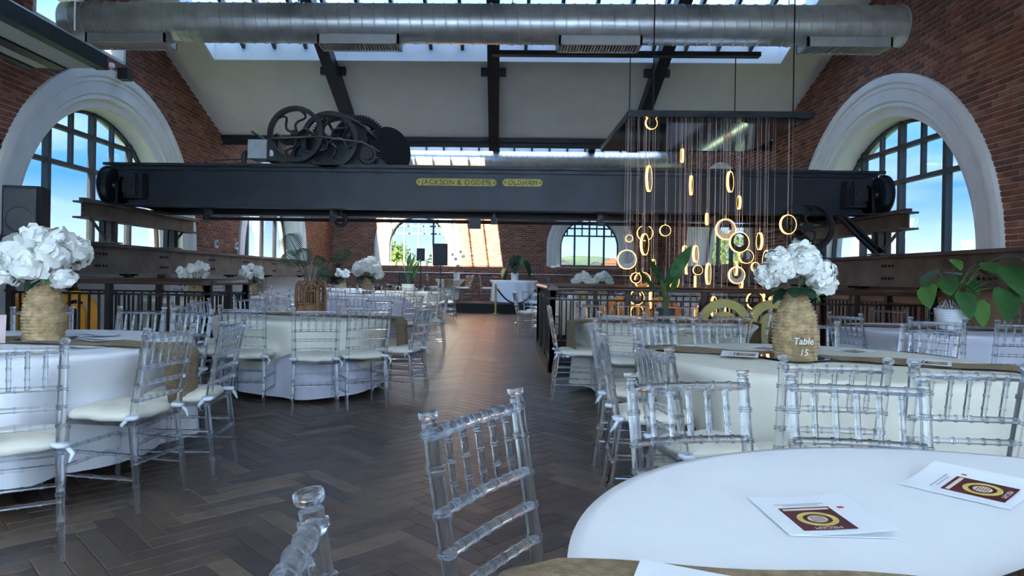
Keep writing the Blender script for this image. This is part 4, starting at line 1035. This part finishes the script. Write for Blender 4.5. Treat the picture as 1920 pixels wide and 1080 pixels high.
tb_ = MB(); tb_.tube([(-.03, .01, .47), (-.01, -.022, .468), (.022, -.012, .466), (.022, .02, .466), (-.01, .03, .468)], .012, 6, closed=True); tb_.tube([(.02, .0, .46), (.045, -.02, .43), (.03, -.04, .40)], [.010, .011, .004], 6)
STRAP = tb_.mesh('tie_strap', 'strap', 'all')
NEARP = [(n_, b.mesh(n_, 'acrylic', 35)) for n_, b in chair_parts(12)]
_fb = MB()
for n_, b in chair_parts(6, False): _fb.add(b.v, b.f)
FARM = _fb.mesh('chair_frame', 'acrylic', 35)
ORD = ['leftmost', 'second from left', 'third from left', 'fourth from left', 'fifth from left', 'sixth from left', 'seventh from left', 'eighth from left', 'ninth from left', 'tenth from left', 'eleventh from left']
bytab = {}
for c in chairs: bytab.setdefault(c[0], []).append(c)
for tab, cs in bytab.items():
    cs.sort(key=lambda c: c[1]/max(c[2], .3))
    for i, (_, x, y, a, near, zb) in enumerate(cs):
        ph = TAB[tab][3][0] if tab in TAB else 'no table near the stage'
        lab = 'clear chair at %s, %s' % (ph, ORD[i])
        t = thing('banquet_chair', lab, 'chair', (x, y, zb), a, 'clear acrylic chairs')
        if near:
            for n_, me in NEARP: obj(n_, me, t)
            cu = obj('seat_cushion', CUSH, t); cu['label'] = 'ivory cushion'
            for sx in (-1, 1): obj('tie_strap', STRAP, cu, (sx*.182, -.195, 0), (0, 0, 0 if sx > 0 else 2.2))
        else:
            obj('chair_frame', FARM, t); cu = obj('seat_cushion', CUSH, t); cu['label'] = 'ivory cushion'

# ------------------------------------------------------------------ vases, bouquets, plants
def vase_mesh(h, rmax, rneck, m='rope_weave', rows=20, seg=96):
    prof = []; n_ = rows*5
    for i in range(n_+1):
        t_ = i/n_
        if t_ < .54: r = rmax*(.90+.10*math.sin(PI*min(1, t_/.54*1.0)))
        elif t_ < .92: u = (t_-.54)/.38; r = rmax*.90+(rneck-rmax*.90)*(3*u*u-2*u**3)
        else: r = rneck*(1+.06*(t_-.92)/.08)
        prof.append((r, h*t_))
    def fn(r, z, q, i):
        ph = (i % 5)/5; row = i//5
        return r+.007*math.sin(PI*ph)*(1+.6*math.sin(q*22+row*PI+row*.3))
    prof2 = [(0.001, 0)]+prof+[(rneck*.85, h), (rneck*.8, h*.9), (0.001, h*.88)]
    b = MB(); b.lathe(prof2, seg, None, lambda r, z, q, i: fn(r, z, q, i-1) if 1 <= i <= n_ else r)
    return b.mesh('woven_vase', m, 'all')
def bloom_mesh(R, petals, seed, size=.42, m='petal'):
    r = random.Random(seed); b = MB()
    for i in range(petals):
        z = 1-1.75*(i+.5)/petals; q = i*2.39996; s_ = math.sqrt(max(0, 1-z*z))
        n_ = Vector((s_*math.cos(q), s_*math.sin(q), z)); c = n_*R*r.uniform(.74, 1.06)
        u = n_.orthogonal().normalized(); u.rotate(Matrix.Rotation(r.uniform(0, 6.28), 3, n_)); v = n_.cross(u)
        w_ = R*size*r.uniform(.8, 1.2); tilt = r.uniform(.2, .9)
        pts = []
        for a_, rad in ((0, 0), *[(k*PI/4, 1) for k in range(8)]):
            rad2 = w_*rad*(1+.18*math.sin(2*a_+q)); p = c+u*math.cos(a_)*rad2+v*math.sin(a_)*rad2-n_*(.35*rad*w_)+n_*(tilt*math.cos(a_)*rad2)
            pts.append(p)
        b.add(pts, [(0, 1+k, 1+(k+1) % 8) for k in range(8)])
    return b.mesh('bloom', m, 'all')
def leaf_mesh(L, W, shape='oval', curl=.25, m='leaf', n_=10, slits=False):
    """blade along +x, midrib folded, bending down"""
    b = MB(); vs = []; fs = []
    for i in range(n_+1):
        t_ = i/n_
        if shape == 'heart': wd = W*min(1, (t_/.18)**.55)*(1-t_**2.2)**.8 if t_ > 0 else W*.35
        elif shape == 'lance': wd = W*math.sin(PI*min(1, t_**.75))**.8+.002
        else: wd = W*math.sin(PI*(t_*.92+.06))**.75
        if slits and i % 2 and .15 < t_ < .95: wd *= .45
        x = L*t_; z = -curl*L*t_*t_
        for k, f_ in ((-1, 1), (-.5, .5), (0, 0), (.5, .5), (1, 1)):
            vs.append((x-(.10*L*(abs(k)**1.5) if shape == 'heart' and t_ < .15 else 0), wd*k, z+abs(k)*wd*.30-.25*wd*k*k))
    for i in range(n_):
        for k in range(4): fs.append((i*5+k, i*5+k+1, (i+1)*5+k+1, (i+1)*5+k))
    b.add(vs, fs); return b.mesh('leaf', m, 'all')
VASE = vase_mesh(.40, .115, .058)
VASE2 = vase_mesh(.30, .115, .07, rows=14, seg=64)
BL = [bloom_mesh(.085, 190, i, .24) for i in range(3)]
PEONY = [bloom_mesh(.09, 90, 10+i, .42) for i in range(3)]
BUD = [bloom_mesh(.05, 26, 20+i, .5) for i in range(2)]
LEAFB = leaf_mesh(.13, .045, 'oval', .35, 'leaf_dark')
LEAFL = leaf_mesh(.10, .035, 'oval', .35, 'leaf_light')
def bouquet(x, y, z, label, kind, sc=1., seed=1, vlabel=None, vase=VASE, vh=.40):
    v = obj('woven_vase', vase, None, (x, y, z)); tag(v, vlabel, 'vase', 'woven vases')
    t = thing('bouquet', label, 'flowers', (x, y, z+vh-.02), 0, 'white flower bouquets'); r = random.Random(seed)
    meshes = {'hydrangea': BL, 'peony': PEONY, 'small': BUD}[kind]
    if kind == 'hydrangea': spots = [(-.10, -.06, .13, 1.0), (0, -.09, .16, 1.1), (.11, -.05, .10, 1.0), (.04, .03, .2, 1.05), (-.06, .08, .17, 1.0), (.10, .08, .14, 1.0), (.155, .01, .045, .85), (-.14, .03, .09, .9)]
    elif kind == 'peony': spots = [(-.17, -.02, .08, 1.0), (-.10, -.10, .13, 1.05), (0, -.12, .06, 1.1), (.10, -.08, .12, 1.05), (.06, .02, .20, 1.0), (-.05, 0, .22, 1.0), (-.14, .09, .17, 1.), (.13, .08, .15, 1.), (.15, -.06, .0, .75), (-.21, .0, .02, .8)]
    else: spots = [(.12*math.cos(q)*r.uniform(.5, 1.3), .12*math.sin(q)*r.uniform(.5, 1.3), .10+r.uniform(-.03, .10), r.uniform(.8, 1.25)) for q in [i*2.4 for i in range(13)]]
    for i, (a, b2, c, s_) in enumerate(spots):
        o = obj('bloom', meshes[i % len(meshes)], t, (a*sc, b2*sc, c*sc), (r.uniform(-.5, .5), r.uniform(-.5, .5), r.uniform(0, 6))); o.scale = (s_*sc,)*3
        st_ = MB(); st_.tube([(0, 0, -.12), (a*sc*.4, b2*sc*.4, 0), (a*sc, b2*sc, c*sc)], .004, 5); st_.build('stem', 'stem', t)
    for i in range(9):
        q = i*2*PI/9+r.uniform(-.3, .3); o = obj('leaf', LEAFB if i % 4 else LEAFL, t, (.05*sc*math.cos(q), .05*sc*math.sin(q), .02*sc), (0, r.uniform(-.1, .5), q)); o.scale = (sc*r.uniform(.8, 1.15),)*3
    return t
bouquet(1.68, 3.92, TOPZ['T15']+.008, 'white hydrangea bouquet in the vase with the 15 sign', 'hydrangea', 1.0, 3, 'tall tan woven vase behind the number 15 sign')
bouquet(-2.80, 4.12, TOPZ['L1']+.008, 'large white peony bouquet at far left', 'peony', 1.05, 5, 'tall tan woven vase under the large peony bouquet')
bouquet(-3.1, 15.9, TOPZ['L3b'], 'wide white bouquet on the distant table left of the plant', 'hydrangea', 1.75, 8, 'wide woven vase under the distant wide bouquet')
bouquet(-4.95, 13.5, TOPZ['L4'], 'white rose bouquet in round vase by left girder', 'small', 1.5, 9, 'round tan woven vase by the left girder', VASE2, .30)
bouquet(-4.85, 10.75, TOPZ['LV'], 'white rose bouquet above the left balustrade', 'small', 1.5, 12, 'woven vase behind the left balustrade', VASE2, .30)
bouquet(-5.0, 21.6, TOPZ['L5'], 'small white bouquet in the far left corner', 'small', 1.5, 14, 'slim woven vase in the far left corner', VASE2, .30)
bouquet(1.75, 14.5, TOPZ['RB1'], 'white bouquet above the right handrail, leftmost of two', 'hydrangea', 1.1, 16, 'woven vase behind the right balustrade, leftmost', VASE2, .30)
bouquet(2.75, 18.3, TOPZ['RB2'], 'white bouquet above the right handrail, right of two', 'hydrangea', 1.3, 18, 'woven vase behind the right balustrade, farthest', VASE2, .30)

def pot(x, y, z, h, r0, r1, m, label, cat='plant pot', rings_=0):
    pts = [(0.001, 0), (r0, 0)]
    n_ = max(6, rings_*4)
    for i in range(n_+1):
        t_ = i/n_; pts.append((r0+(r1-r0)*t_+(.0025 if rings_ and (i//2) % 2 else 0), h*t_))
    pts += [(r1*.93, h), (r1*.9, h*.9)]
    o = MB(); o.lathe(pts, 32); t = thing('potted_plant', label, 'plant', (x, y, z)); o.build('pot', m, t, 30)
    o = MB(); o.lathe([(r1*.91, h*.9), (0.001, h*.92)], 24); o.build('soil', 'soil', t)
    return t
def stalk(t, p0, p1, p2, r, m='stem'):
    b = MB(); p0, p1, p2 = map(Vector, (p0, p1, p2)); pts = [p0.lerp(p1, u).lerp(p1.lerp(p2, u), u) for u in [i/8 for i in range(9)]]
    b.tube(pts, [r*(1-.5*i/8) for i in range(9)], 6); return b.build('stalk', m, t, 50)
def put_leaf(t, me, p, az, pitch, roll=0, sc=1.):
    o = obj('leaf', me, t, p); o.rotation_euler = (Matrix.Rotation(az, 4, 'Z') @ Matrix.Rotation(-pitch, 4, 'Y') @ Matrix.Rotation(roll, 4, 'X')).to_euler(); o.scale = (sc,)*3; return o
# trailing plant in white pot (right)
HEART = leaf_mesh(.17, .075, 'heart', .25, 'leaf'); HEARTL = leaf_mesh(.16, .07, 'heart', .3, 'leaf_light')
t = pot(4.43, 6.82, TOPZ['R3']+.002, .20, .115, .150, 'pot_white', 'trailing heart leaf plant in ribbed white pot', rings_=8)
r = random.Random(4)
for dx, dy, dz, az, pt, ro, sc, lt in ((-.27, -.05, .42, -2.2, -.9, .5, 1.45, 1), (-.16, .05, .56, -2.6, -.5, .4, 1.4, 0), (-.02, -.05, .68, -1.6, -.5, 0, .9, 1), (-.12, -.1, .50, -2.0, -.6, .3, 1.3, 0), (-.0, -.16, .36, -1.5, -1.0, 0, 1.5, 0), (.16, -.12, .28, -1.2, -1.1, .3, 1.5, 1), (.10, -.05, .42, -1.0, -.4, -.3, 1.3, 1), (.26, 0, .58, -.9, -.5, -.3, 1.4, 0), (.20, .1, .48, -1.4, -.6, .2, 1.2, 0),
                                        (.42, -.10, .40, -1.5, -1.15, .0, 1.9, 0), (.50, -.02, .62, -1.4, -.8, .2, 1.9, 0), (.58, -.05, .72, -1.1, -.5, -.2, 1.6, 1), (.62, -.02, .50, -1.3, -1.0, .2, 1.7, 0), (.40, .1, .66, -1.9, -.3, .1, 1.2, 0), (.04, .1, .55, -1.7, .1, 0, 1.1, 0)):
    stalk(t, (0, 0, .18), (dx*.4, dy*.5, dz+.06), (dx, dy, dz), .006); put_leaf(t, HEARTL if lt else HEART, (dx, dy, dz), az, pt, ro, sc)
for i in range(14):
    b = MB(); q = r.uniform(0, 6.28); b.tube([(0, 0, .18), (.05*math.cos(q)-.08, .05*math.sin(q)-.05, .22+r.uniform(0, .08)), (.1*math.cos(q)-.1, .1*math.sin(q)-.06, .2)], .0025, 4); b.build('tendril', 'strap', t)
# tall leafy plant in dark pot on R2
BAN = leaf_mesh(.38, .065, 'lance', .10, 'leaf'); BANL = leaf_mesh(.36, .06, 'lance', .16, 'leaf_light')
t = pot(1.72, 7.12, TOPZ['R2']+.002, .14, .085, .095, 'pot_dark', 'tall broad leaf plant in dark pot on ivory table')
for dx, dy, dz, az, pt, ro, sc, lt in ((.06, 0, .46, .15, 1.05, .9, 1.05, 0), (-.06, -.03, .40, 2.9, 1.2, .6, .8, 0), (-.02, -.05, .22, 2.2, 1.45, .4, 1.0, 1), (.02, -.06, .20, .3, 1.4, -.5, .95, 1), (-.10, 0, .30, 3.0, 1.0, .3, .9, 0), (.03, .04, .36, .5, 1.35, .2, .75, 0), (-.01, -.02, .42, 1.8, 1.4, 1.2, .7, 0), (.05, -.03, .30, -.3, 1.3, .8, .7, 1)):
    stalk(t, (dx*.3, dy*.3, .12), (dx*.3, dy*.3, dz*.7), (dx, dy, dz), .008); put_leaf(t, BANL if lt else BAN, (dx, dy, dz), az, pt, ro, sc)
# tall plant by the stage
t = pot(-2.6, 19.3, TOPZ['L6']+.002, .20, .16, .18, 'pot_white', 'tall leafy plant in white pot below the loudspeakers')
for dx, dy, dz, az, pt, ro, sc, lt in ((-.1, 0, .75, 2.8, 1.1, .4, 1.2, 0), (.05, 0, .55, .3, 1.4, .4, 1.5, 1), (-.08, 0, .45, 2.8, 1.45, .3, 1.5, 1), (.14, 0, .35, .2, 1.3, .6, 1.4, 0), (0, -.05, .7, 1, 1.4, 0, 1.1, 0), (.1, .05, .62, .4, 1.0, .2, 1.1, 1)):
    stalk(t, (0, 0, .18), (dx*.3, dy, dz*.7), (dx, dy, dz), .012); put_leaf(t, BANL if lt else BAN, (dx, dy, dz), az, pt, ro, sc)
# monstera on the stage table
MON = leaf_mesh(.40, .20, 'heart', .30, 'leaf_dark', 18, True); MONL = leaf_mesh(.40, .20, 'heart', .30, 'leaf_light', 18, True)
t = pot(.52, 23.7, TOPZ['S2']+.002, .26, .12, .14, 'pot_white', 'swiss cheese plant in white pot on the stage table')
for dx, dy, dz, az, pt, ro, sc, lt in ((-.35, -.05, .42, -2.3, -.9, .3, 1.0, 1), (-.22, 0, .62, -2.1, -.7, .3, 1.05, 0), (0, -.1, .62, -1.6, -.9, .1, 1.1, 0), (.05, 0, .85, -1.4, -.7, 0, 1.0, 0), (.38, -.05, .66, -1.0, -.8, -.3, 1.2, 0), (.22, .05, .76, -1.2, -.6, -.2, 1.05, 1), (-.08, 0, .78, -1.8, -.6, .2, 1., 0), (-.3, -.05, .28, -2.2, -1., .2, .85, 0), (.45, 0, .48, -.9, -1.0, -.2, .9, 0)):
    stalk(t, (0, 0, .24), (dx*.4, dy*.5, dz+.08), (dx, dy, dz), .012); put_leaf(t, MONL if lt else MON, (dx, dy, dz), az, pt, ro, sc)
# orchid on the small stage table
t = pot(-1.5, 23.75, TOPZ['S1']+.002, .24, .10, .12, 'pot_white', 'pale orchid in white pot on small stage table')
for dx, dz in ((-.15, .85), (.12, .95), (.22, .8), (-.05, .7)):
    stalk(t, (0, 0, .22), (dx*.2, 0, dz*.8), (dx, 0, dz), .008); o = obj('flower', BUD[0], t, (dx, 0, dz)); o.scale = (1.1,)*3
for q in (0, 1.6, 3.2, 4.6): put_leaf(t, BANL, (0, 0, .24), q, .3, 0, .7)
# rattan lantern with palm leaves on L2
lx, ly, lz = -2.0, 7.15, TOPZ['L2']
t = thing('rattan_lantern', 'brown rattan arch lantern holding palm leaves', 'lantern', (lx, ly, lz))
def arch_pts(w_, h_, y, z0=0): return [(-w_, y, z0)]+[(-w_*math.cos(PI*i/14), y, h_-w_+w_*math.sin(PI*i/14)) for i in range(15)]+[(w_, y, z0)]
for k_, ang in enumerate((0, PI/4, PI/2, 3*PI/4)):
    for w_, h_ in ((.125, .37), (.105, .36), (.08, .34), (.055, .31)):
        b = MB(); b.tube(arch_pts(w_, h_, -.115 if w_ > .03 else 0), .006, 6, mx=rotz(ang)); b.build('arch_cane', 'rattan', t, 60)
for ang in (PI, 5*PI/4, 3*PI/2, 7*PI/4):
    for w_, h_ in ((.105, .36), (.06, .32)):
        b = MB(); b.tube(arch_pts(w_, h_, -.115), .006, 6, mx=rotz(ang)); b.build('arch_cane', 'rattan', t, 60)
for z, r_ in ((.01, .16), (.10, .145), (.13, .143), (.26, .14)):
    b = MB(); b.tube([(r_*math.cos(2*PI*i/28), r_*math.sin(2*PI*i/28), z) for i in range(28)], .008, 6, closed=True); b.build('hoop', 'rattan', t, 60)
b = MB(); b.lathe([(.155, .0), (.15, .06), (.143, .12)], 40); b.build('woven_base', 'rattan', t, 40)
b = MB(); b.lathe([(0.001, .02), (.05, .02), (.055, .22), (.05, .26), (.045, .25), (0.001, .24)], 20); b.build('inner_pot', 'plastic_black', t, 40)
t = thing('palm_leaves', 'dark palm leaves standing in the rattan lantern', 'plant', (lx, ly, lz+.24))
def frond(t, p0, p1, p2, L, m='leaf_dark', n_=13, wd=.15):
    st_ = stalk(t, p0, p1, p2, .006, 'leaf_dark'); p0, p1, p2 = map(Vector, (p0, p1, p2)); d = (p2-p1).normalized()
    up = Vector((0, -1, .35)); side = d.cross(up).normalized(); fr = MB()
    for i in range(n_):
        u = i/(n_-1); base = p2+d*L*(u-.1)-Vector((0, 0, .10*L*u*u)); ln = wd*math.sin(PI*(u*.8+.15))+.02
        for sg_ in (-1, 1):
            tip = base+side*sg_*ln+d*ln*.55-Vector((0, 0, .02)); mid = base.lerp(tip, .5)+up*.006; wv = d*.0065
            fr.add([base-wv*.5, base+wv*.5, mid+wv, tip, mid-wv], [(0, 1, 2, 4), (4, 2, 3)])
    fr.tube([p2-d*L*.1, p2+d*L*.45-Vector((0, 0, .025*L)), p2+d*L*.95-Vector((0, 0, .09*L))], [.006, .004, .002], 5)
    fr.build('frond', m, t)
frond(t, (0, 0, 0), (-.05, 0, .24), (-.14, 0, .42), .26, n_=16, wd=.13)
frond(t, (0, 0, 0), (-.02, -.02, .16), (-.05, -.02, .30), .20, n_=12, wd=.11)
frond(t, (0, 0, 0), (.05, 0, .12), (.09, 0, .16), .16, n_=10, wd=.10)
frond(t, (0, 0, 0), (.02, 0, .25), (.05, .02, .30), .12, n_=8, wd=.08)
frond(t, (0, 0, 0), (.15, .02, .30), (.24, .02, .36), .22, n_=12, wd=.075)
frond(t, (0, 0, 0), (-.08, .03, .22), (-.16, .04, .30), .20, n_=12, wd=.11)

# ------------------------------------------------------------------ things on the tables
def leaflet(x, y, z, rz, label, open_=.012, cover=True, sc=1.):
    t = thing('order_of_service', label, 'booklet', (x, y, z+.006), rz, 'folded paper booklets'); w_, h_ = .185*sc, .20*sc
    b = MB(); b.box(-w_/2, w_/2, -h_/2, h_/2, 0, .0009); b.build('back_page', 'paper', t)
    b = MB(); n_ = 6
    for k_ in range(n_):
        a0, a1 = k_/n_, (k_+1)/n_; z0, z1 = .0012+open_*(1-a0)**2, .0012+open_*(1-a1)**2
        b.add([(-w_/2+w_*a0, -h_/2, z0), (-w_/2+w_*a1, -h_/2, z1), (-w_/2+w_*a1, h_/2, z1), (-w_/2+w_*a0, h_/2, z0),
               (-w_/2+w_*a0, -h_/2, z0+.0006), (-w_/2+w_*a1, -h_/2, z1+.0006), (-w_/2+w_*a1, h_/2, z1+.0006), (-w_/2+w_*a0, h_/2, z0+.0006)],
              [(0, 1, 2, 3), (4, 7, 6, 5), (0, 4, 5, 1), (3, 2, 6, 7)]+([(0, 3, 7, 4)] if k_ == 0 else [])+([(1, 5, 6, 2)] if k_ == n_-1 else []))
    fr = b.build('front_page', 'paper', t)
    if not cover: return t
    tilt = Matrix.Translation((.012*sc, .030*sc, .0021)) @ Matrix.Rotation(math.atan(open_*.95/w_), 4, 'Y') @ T(0, 0, open_*.27)
    def flat(x0, x1, y0, y1, m, nm, dz):
        q = MB(); q.box(x0*sc, x1*sc, y0*sc, y1*sc, dz, dz+.0003, tilt); return q.build(nm, m, fr)
    flat(-.047, .047, -.062, .052, 'print_maroon', 'printed_panel', 0)
    flat(-.042, .042, -.055, -.047, 'print_cream', 'printed_banner', .0004)
    q = MB(); q.lathe([(.025*sc, 0), (.035*sc, 0), (.035*sc, .0003), (.025*sc, .0003), (.025*sc, 0)], 36, tilt @ T(0, 0, .0004)); q.build('printed_ring', 'print_gold', fr)
    q = MB(); q.lathe([(0.001, .0003), (.017*sc, .0003), (.017*sc, 0)], 24, tilt @ T(0, 0, .0004)); q.build('printed_seal', 'print_cream', fr)
    q = MB()
    for a_ in range(5): q.box(-.012*sc, .012*sc, (-.010+a_*.005)*sc, (-.0085+a_*.005)*sc, 0, .0002, tilt @ T(0, 0, .0008))
    q.build('printed_detail', 'print_maroon', fr)
    flat(-.078, -.062, -.06, -.05, 'print_red', 'printed_mark', 0)
    tm = text_mesh('MECAM', .014*sc, 'print_cream', .0001); o = obj('lettering', tm, fr); o.matrix_local = tilt @ T(0, .043*sc, .0005)
    for yy, ww in ((-.083, .058), (-.075, .042)):
        q = MB(); q.box(-ww/2*1.6*sc, ww/2*1.6*sc, yy*sc, (yy+.0022)*sc, 0, .0002, tilt); q.build('printed_line', 'print_grey', fr)
    return t
zF = TOPZ['F']+.004
def seat_z(z): return z
leaflet(.60, 1.295, TOPZ['F']-.004, PI, 'folded booklet with maroon seal nearest the camera', .014)
leaflet(1.015, 1.50, TOPZ['F']-.004, PI+R_(38), 'folded booklet with maroon seal at the right edge', .022)
leaflet(.27, .90, TOPZ['F']+.012, R_(-20), 'plain white booklet corner on the burlap runner', .004, False)
for x, y, rz, lab in ((1.28, 4.45, .9, 'booklet on the far left of the number 15 table'), (1.72, 4.50, .6, 'booklet behind the vase on the number 15 table'), (2.25, 4.42, .4, 'booklet right of the vase on the number 15 table'), (1.38, 3.95, 1.2, 'booklet before the runner on the number 15 table'), (2.30, 3.72, 1.0, 'booklet on the right end of the burlap runner')):
    leaflet(x, y, TOPZ['T15']+(.012 if 'runner' in lab else -.004), PI+rz, lab, .01)
for x, y, rz, lab in ((-2.42, 4.10, .9, 'open booklet on runner right of the peony vase'), (-2.35, 3.75, 1.2, 'booklet at the right edge of the far left table'), (-2.62, 4.42, .3, 'booklet behind the runner on the far left table'), (-2.9, 3.55, .1, 'booklet before the peony vase'),
                      ):
    leaflet(x, y, TOPZ['L1']+(.010 if 'runner' in lab else -.003), rz, lab, .015, False)
for x, y, rz, lab in ((-2.35, 6.75, .6, 'booklet on the left of the lantern table'), (-2.6, 7.2, .9, 'booklet at the far left of the lantern table'), (-1.85, 6.7, .2, 'booklet before the rattan lantern')):
    leaflet(x, y, TOPZ['L2']-.002, rz, lab, .015, False)
for x, y, rz, lab in ((1.35, 6.75, .6, 'booklet left of the dark plant pot'), (2.15, 6.85, .9, 'booklet right of the dark plant pot'), (1.8, 6.5, .2, 'booklet before the dark plant pot')):
    leaflet(x, y, TOPZ['R2']-.002, PI+rz, lab, .015)
def mirror(x, y, z, rz, s_, label):
    t = thing('table_mirror', label, 'mirror', (x, y, z+.012), rz, 'mirror tiles on tables')
    b = MB(); b.box(-s_/2, s_/2, -s_/2, s_/2, 0, .005); b.build('backing', 'plastic_black', t)
    b = MB(); b.box(-s_/2+.006, s_/2-.006, -s_/2+.006, s_/2-.006, .005, .0065); b.build('glass', 'mirror', t)
mirror(1.68, 3.94, TOPZ['T15']-.005, .5, .34, 'square mirror tile under the number 15 vase')
mirror(-2.80, 4.12, TOPZ['L1']-.005, .3, .30, 'square mirror tile under the peony vase')
mirror(.95, .94, TOPZ['F'], PI/4-.28, .34, 'mirror tile at the lower right corner')
def sign(x, y, z, rz, lines, label, w_=.125, h_=.165, back=False):
    t = thing('table_number', label, 'sign', (x, y, z), rz, 'acrylic table numbers')
    b = MB(); b.box(-w_/2, w_/2, -.0015, .0015, 0, h_, Matrix.Rotation(-.08, 4, 'X')); b.build('panel', 'acrylic_sheet', t)
    b = MB(); b.box(-w_/2, w_/2, -.02, .03, -.002, .004); b.build('foot', 'acrylic_sheet', t)
    for (tx, sz, dz) in lines:
        me = text_mesh(tx, sz, 'lettering', .0004, .25); o = obj('lettering', me, t); o.matrix_local = Matrix.Rotation(-.08, 4, 'X') @ T(0, -.0025, dz) @ Matrix.Rotation(PI/2, 4, 'X')
sign(1.64, 3.72, TOPZ['T15']+.012, .12, (('Table', .052, .108), ('15', .050, .048)), 'clear acrylic sign reading Table 15')
sign(4.62, 6.86, TOPZ['R3']+.004, PI+.1, (('Table', .052, .108), ('19', .050, .048)), 'clear acrylic sign beside the trailing plant, seen from behind')
sign(-2.93, 3.87, TOPZ['L1']+.004, .3, (), 'frosted pink acrylic sign at the left edge')
for o in list(bpy.data.objects):
    if o.parent and o.parent.get('label') == 'frosted pink acrylic sign at the left edge' and o.name.startswith('panel'):
        o.data.materials.clear(); o.data.materials.append(M['frost'])

# ------------------------------------------------------------------ loudspeakers, stanchions, DJ table
def speaker_box(x, y, z, w_, d_, h_, rz, label, stand=None, slabel=None):
    t = thing('loudspeaker', label, 'loudspeaker', (x, y, z), rz, 'black loudspeakers'); b = MB(); c = .03
    out = [(-w_/2, -d_/2+c), (-w_/2+c, -d_/2), (w_/2-c, -d_/2), (w_/2, -d_/2+c), (w_/2-c, d_/2), (-w_/2+c, d_/2)]
    b.add([(x_, y_, zz) for zz in (0, h_) for x_, y_ in out], [tuple(range(6)), tuple(range(6, 12))]+[(i, (i+1) % 6, 6+(i+1) % 6, 6+i) for i in range(6)]); b.build('cabinet', 'speaker', t)
    b = MB(); b.box(-w_/2+.03, w_/2-.03, -d_/2-.008, -d_/2, .03, h_-.03); g_ = b.build('grille', 'plastic_black', t)
    b = MB(); b.lathe([(0.001, .004), (w_*.33, .004), (w_*.36, 0)], 24, T(0, -d_/2-.008, h_*.36) @ Matrix.Rotation(PI/2, 4, 'X')); b.build('cone', 'plastic_black', g_)
    if stand:
        s2 = thing('speaker_stand', slabel, 'stand', (x, y, stand[0]), rz, 'speaker tripods'); zt = z-stand[0]
        b = MB(); b.tube([(0, 0, .08), (0, 0, zt)], .018, 10); b.build('pole', 'plastic_black', s2, 40)
        b = MB(); b.tube([(0, 0, .5), (0, 0, .6)], .03, 10); b.build('collar', 'plastic_black', s2, 40)
        for k_ in range(3):
            q = k_*2*PI/3+.5; b = MB(); b.tube([(0, 0, .55), (.45*math.cos(q), .45*math.sin(q), .012)], .012, 8); b.build('leg', 'plastic_black', s2, 40)
speaker_box(-4.56, 6.45, 1.49, .34, .30, .50, .2, 'black loudspeaker before the large left window', (0,), 'tripod stand under the left window loudspeaker')
speaker_box(-2.55, 21.9, 1.68, .26, .26, .40, .1, 'smaller rounded stage loudspeaker on thin stand', (0,), 'thin stand of the smaller stage loudspeaker')
speaker_box(-1.98, 22.75, 1.56, .50, .40, .72, .0, 'larger square stage loudspeaker', (.34,), 'stand of the larger stage loudspeaker')
speaker_box(-2.95, 21.5, 0, .46, .42, 1.30, .1, 'black column speaker behind the tall leafy plant')
for x, lab in ((-.12, 'brass rope post at the stage, left'), (1.22, 'brass rope post at the stage, right')):
    t = thing('rope_post', lab, 'post', (x, 22.05, 0), 0, 'brass rope posts')
    b = MB(); b.lathe([(0.001, 0), (.16, 0), (.16, .015), (.05, .035), (.03, .05)], 28); b.build('base', 'brass', t, 30)
    b = MB(); b.tube([(0, 0, .04), (0, 0, .88)], .034, 14); b.build('tube', 'brass', t, 40)
    b = MB(); b.lathe([(.034, .86), (.042, .88), (.042, .90), (.02, .91), (.03, .935), (.032, .95), (.02, .975), (0.001, .98)], 18); b.build('finial', 'brass', t, 40)
    b = MB(); b.tube([(.05*math.cos(2*PI*i/12), .05*math.sin(2*PI*i/12), .84) for i in range(12)], .008, 6, closed=True); b.build('hook_ring', 'brass', t, 40)
t = thing('barrier_rope', 'black velvet rope sagging between the brass posts', 'rope', (0, 22.05, 0))
b = MB(); b.tube([(-.07+1.24*i/24, 0, .82-.46*(1-((i-12)/12)**2)) for i in range(25)], .026, 10); b.build('rope', 'rope_black', t, 60)
for x in (-.075, 1.175): b = MB(); b.tube([(x-.02, 0, .84), (x+.02, 0, .81)], .028, 10); b.build('end_cap', 'brass', t, 40)
t = thing('equipment_table', 'black draped equipment table before the far wall', 'table', (-3.95, 23.2, 0))
b = MB(); b.box(-.75, .75, -.3, .3, .72, .76); b.build('top', 'stage_black', t)
b = MB(); b.lathe([(1., 0), (1.02, .3), (1., .72)], 4, Matrix.Diagonal((1.06, .42, 1, 1)) @ rotz(PI/4)); b.build('drape', 'stage_black', t)
for x, w_, h_ in ((-.4, .5, .12), (.35, .45, .16)):
    q = thing('mixing_console', 'black mixing console on the equipment table, %s' % ('left one' if x < 0 else 'right one'), 'mixer', (-3.95+x, 23.2, .762), 0, 'mixing consoles')
    b = MB(); b.box(-w_/2, w_/2, -.2, .2, 0, h_*.6); b.build('case', 'plastic_black', q)
    b = MB(); b.box(-w_/2+.02, w_/2-.02, -.18, .16, h_*.6, h_*.62); b.build('panel', 'speaker', q)
    for k_ in range(6): b = MB(); b.box(-w_/2+.05+k_*w_*.14, -w_/2+.07+k_*w_*.14, -.1, -.07, h_*.62, h_*.8); b.build('fader', 'white_box', q)
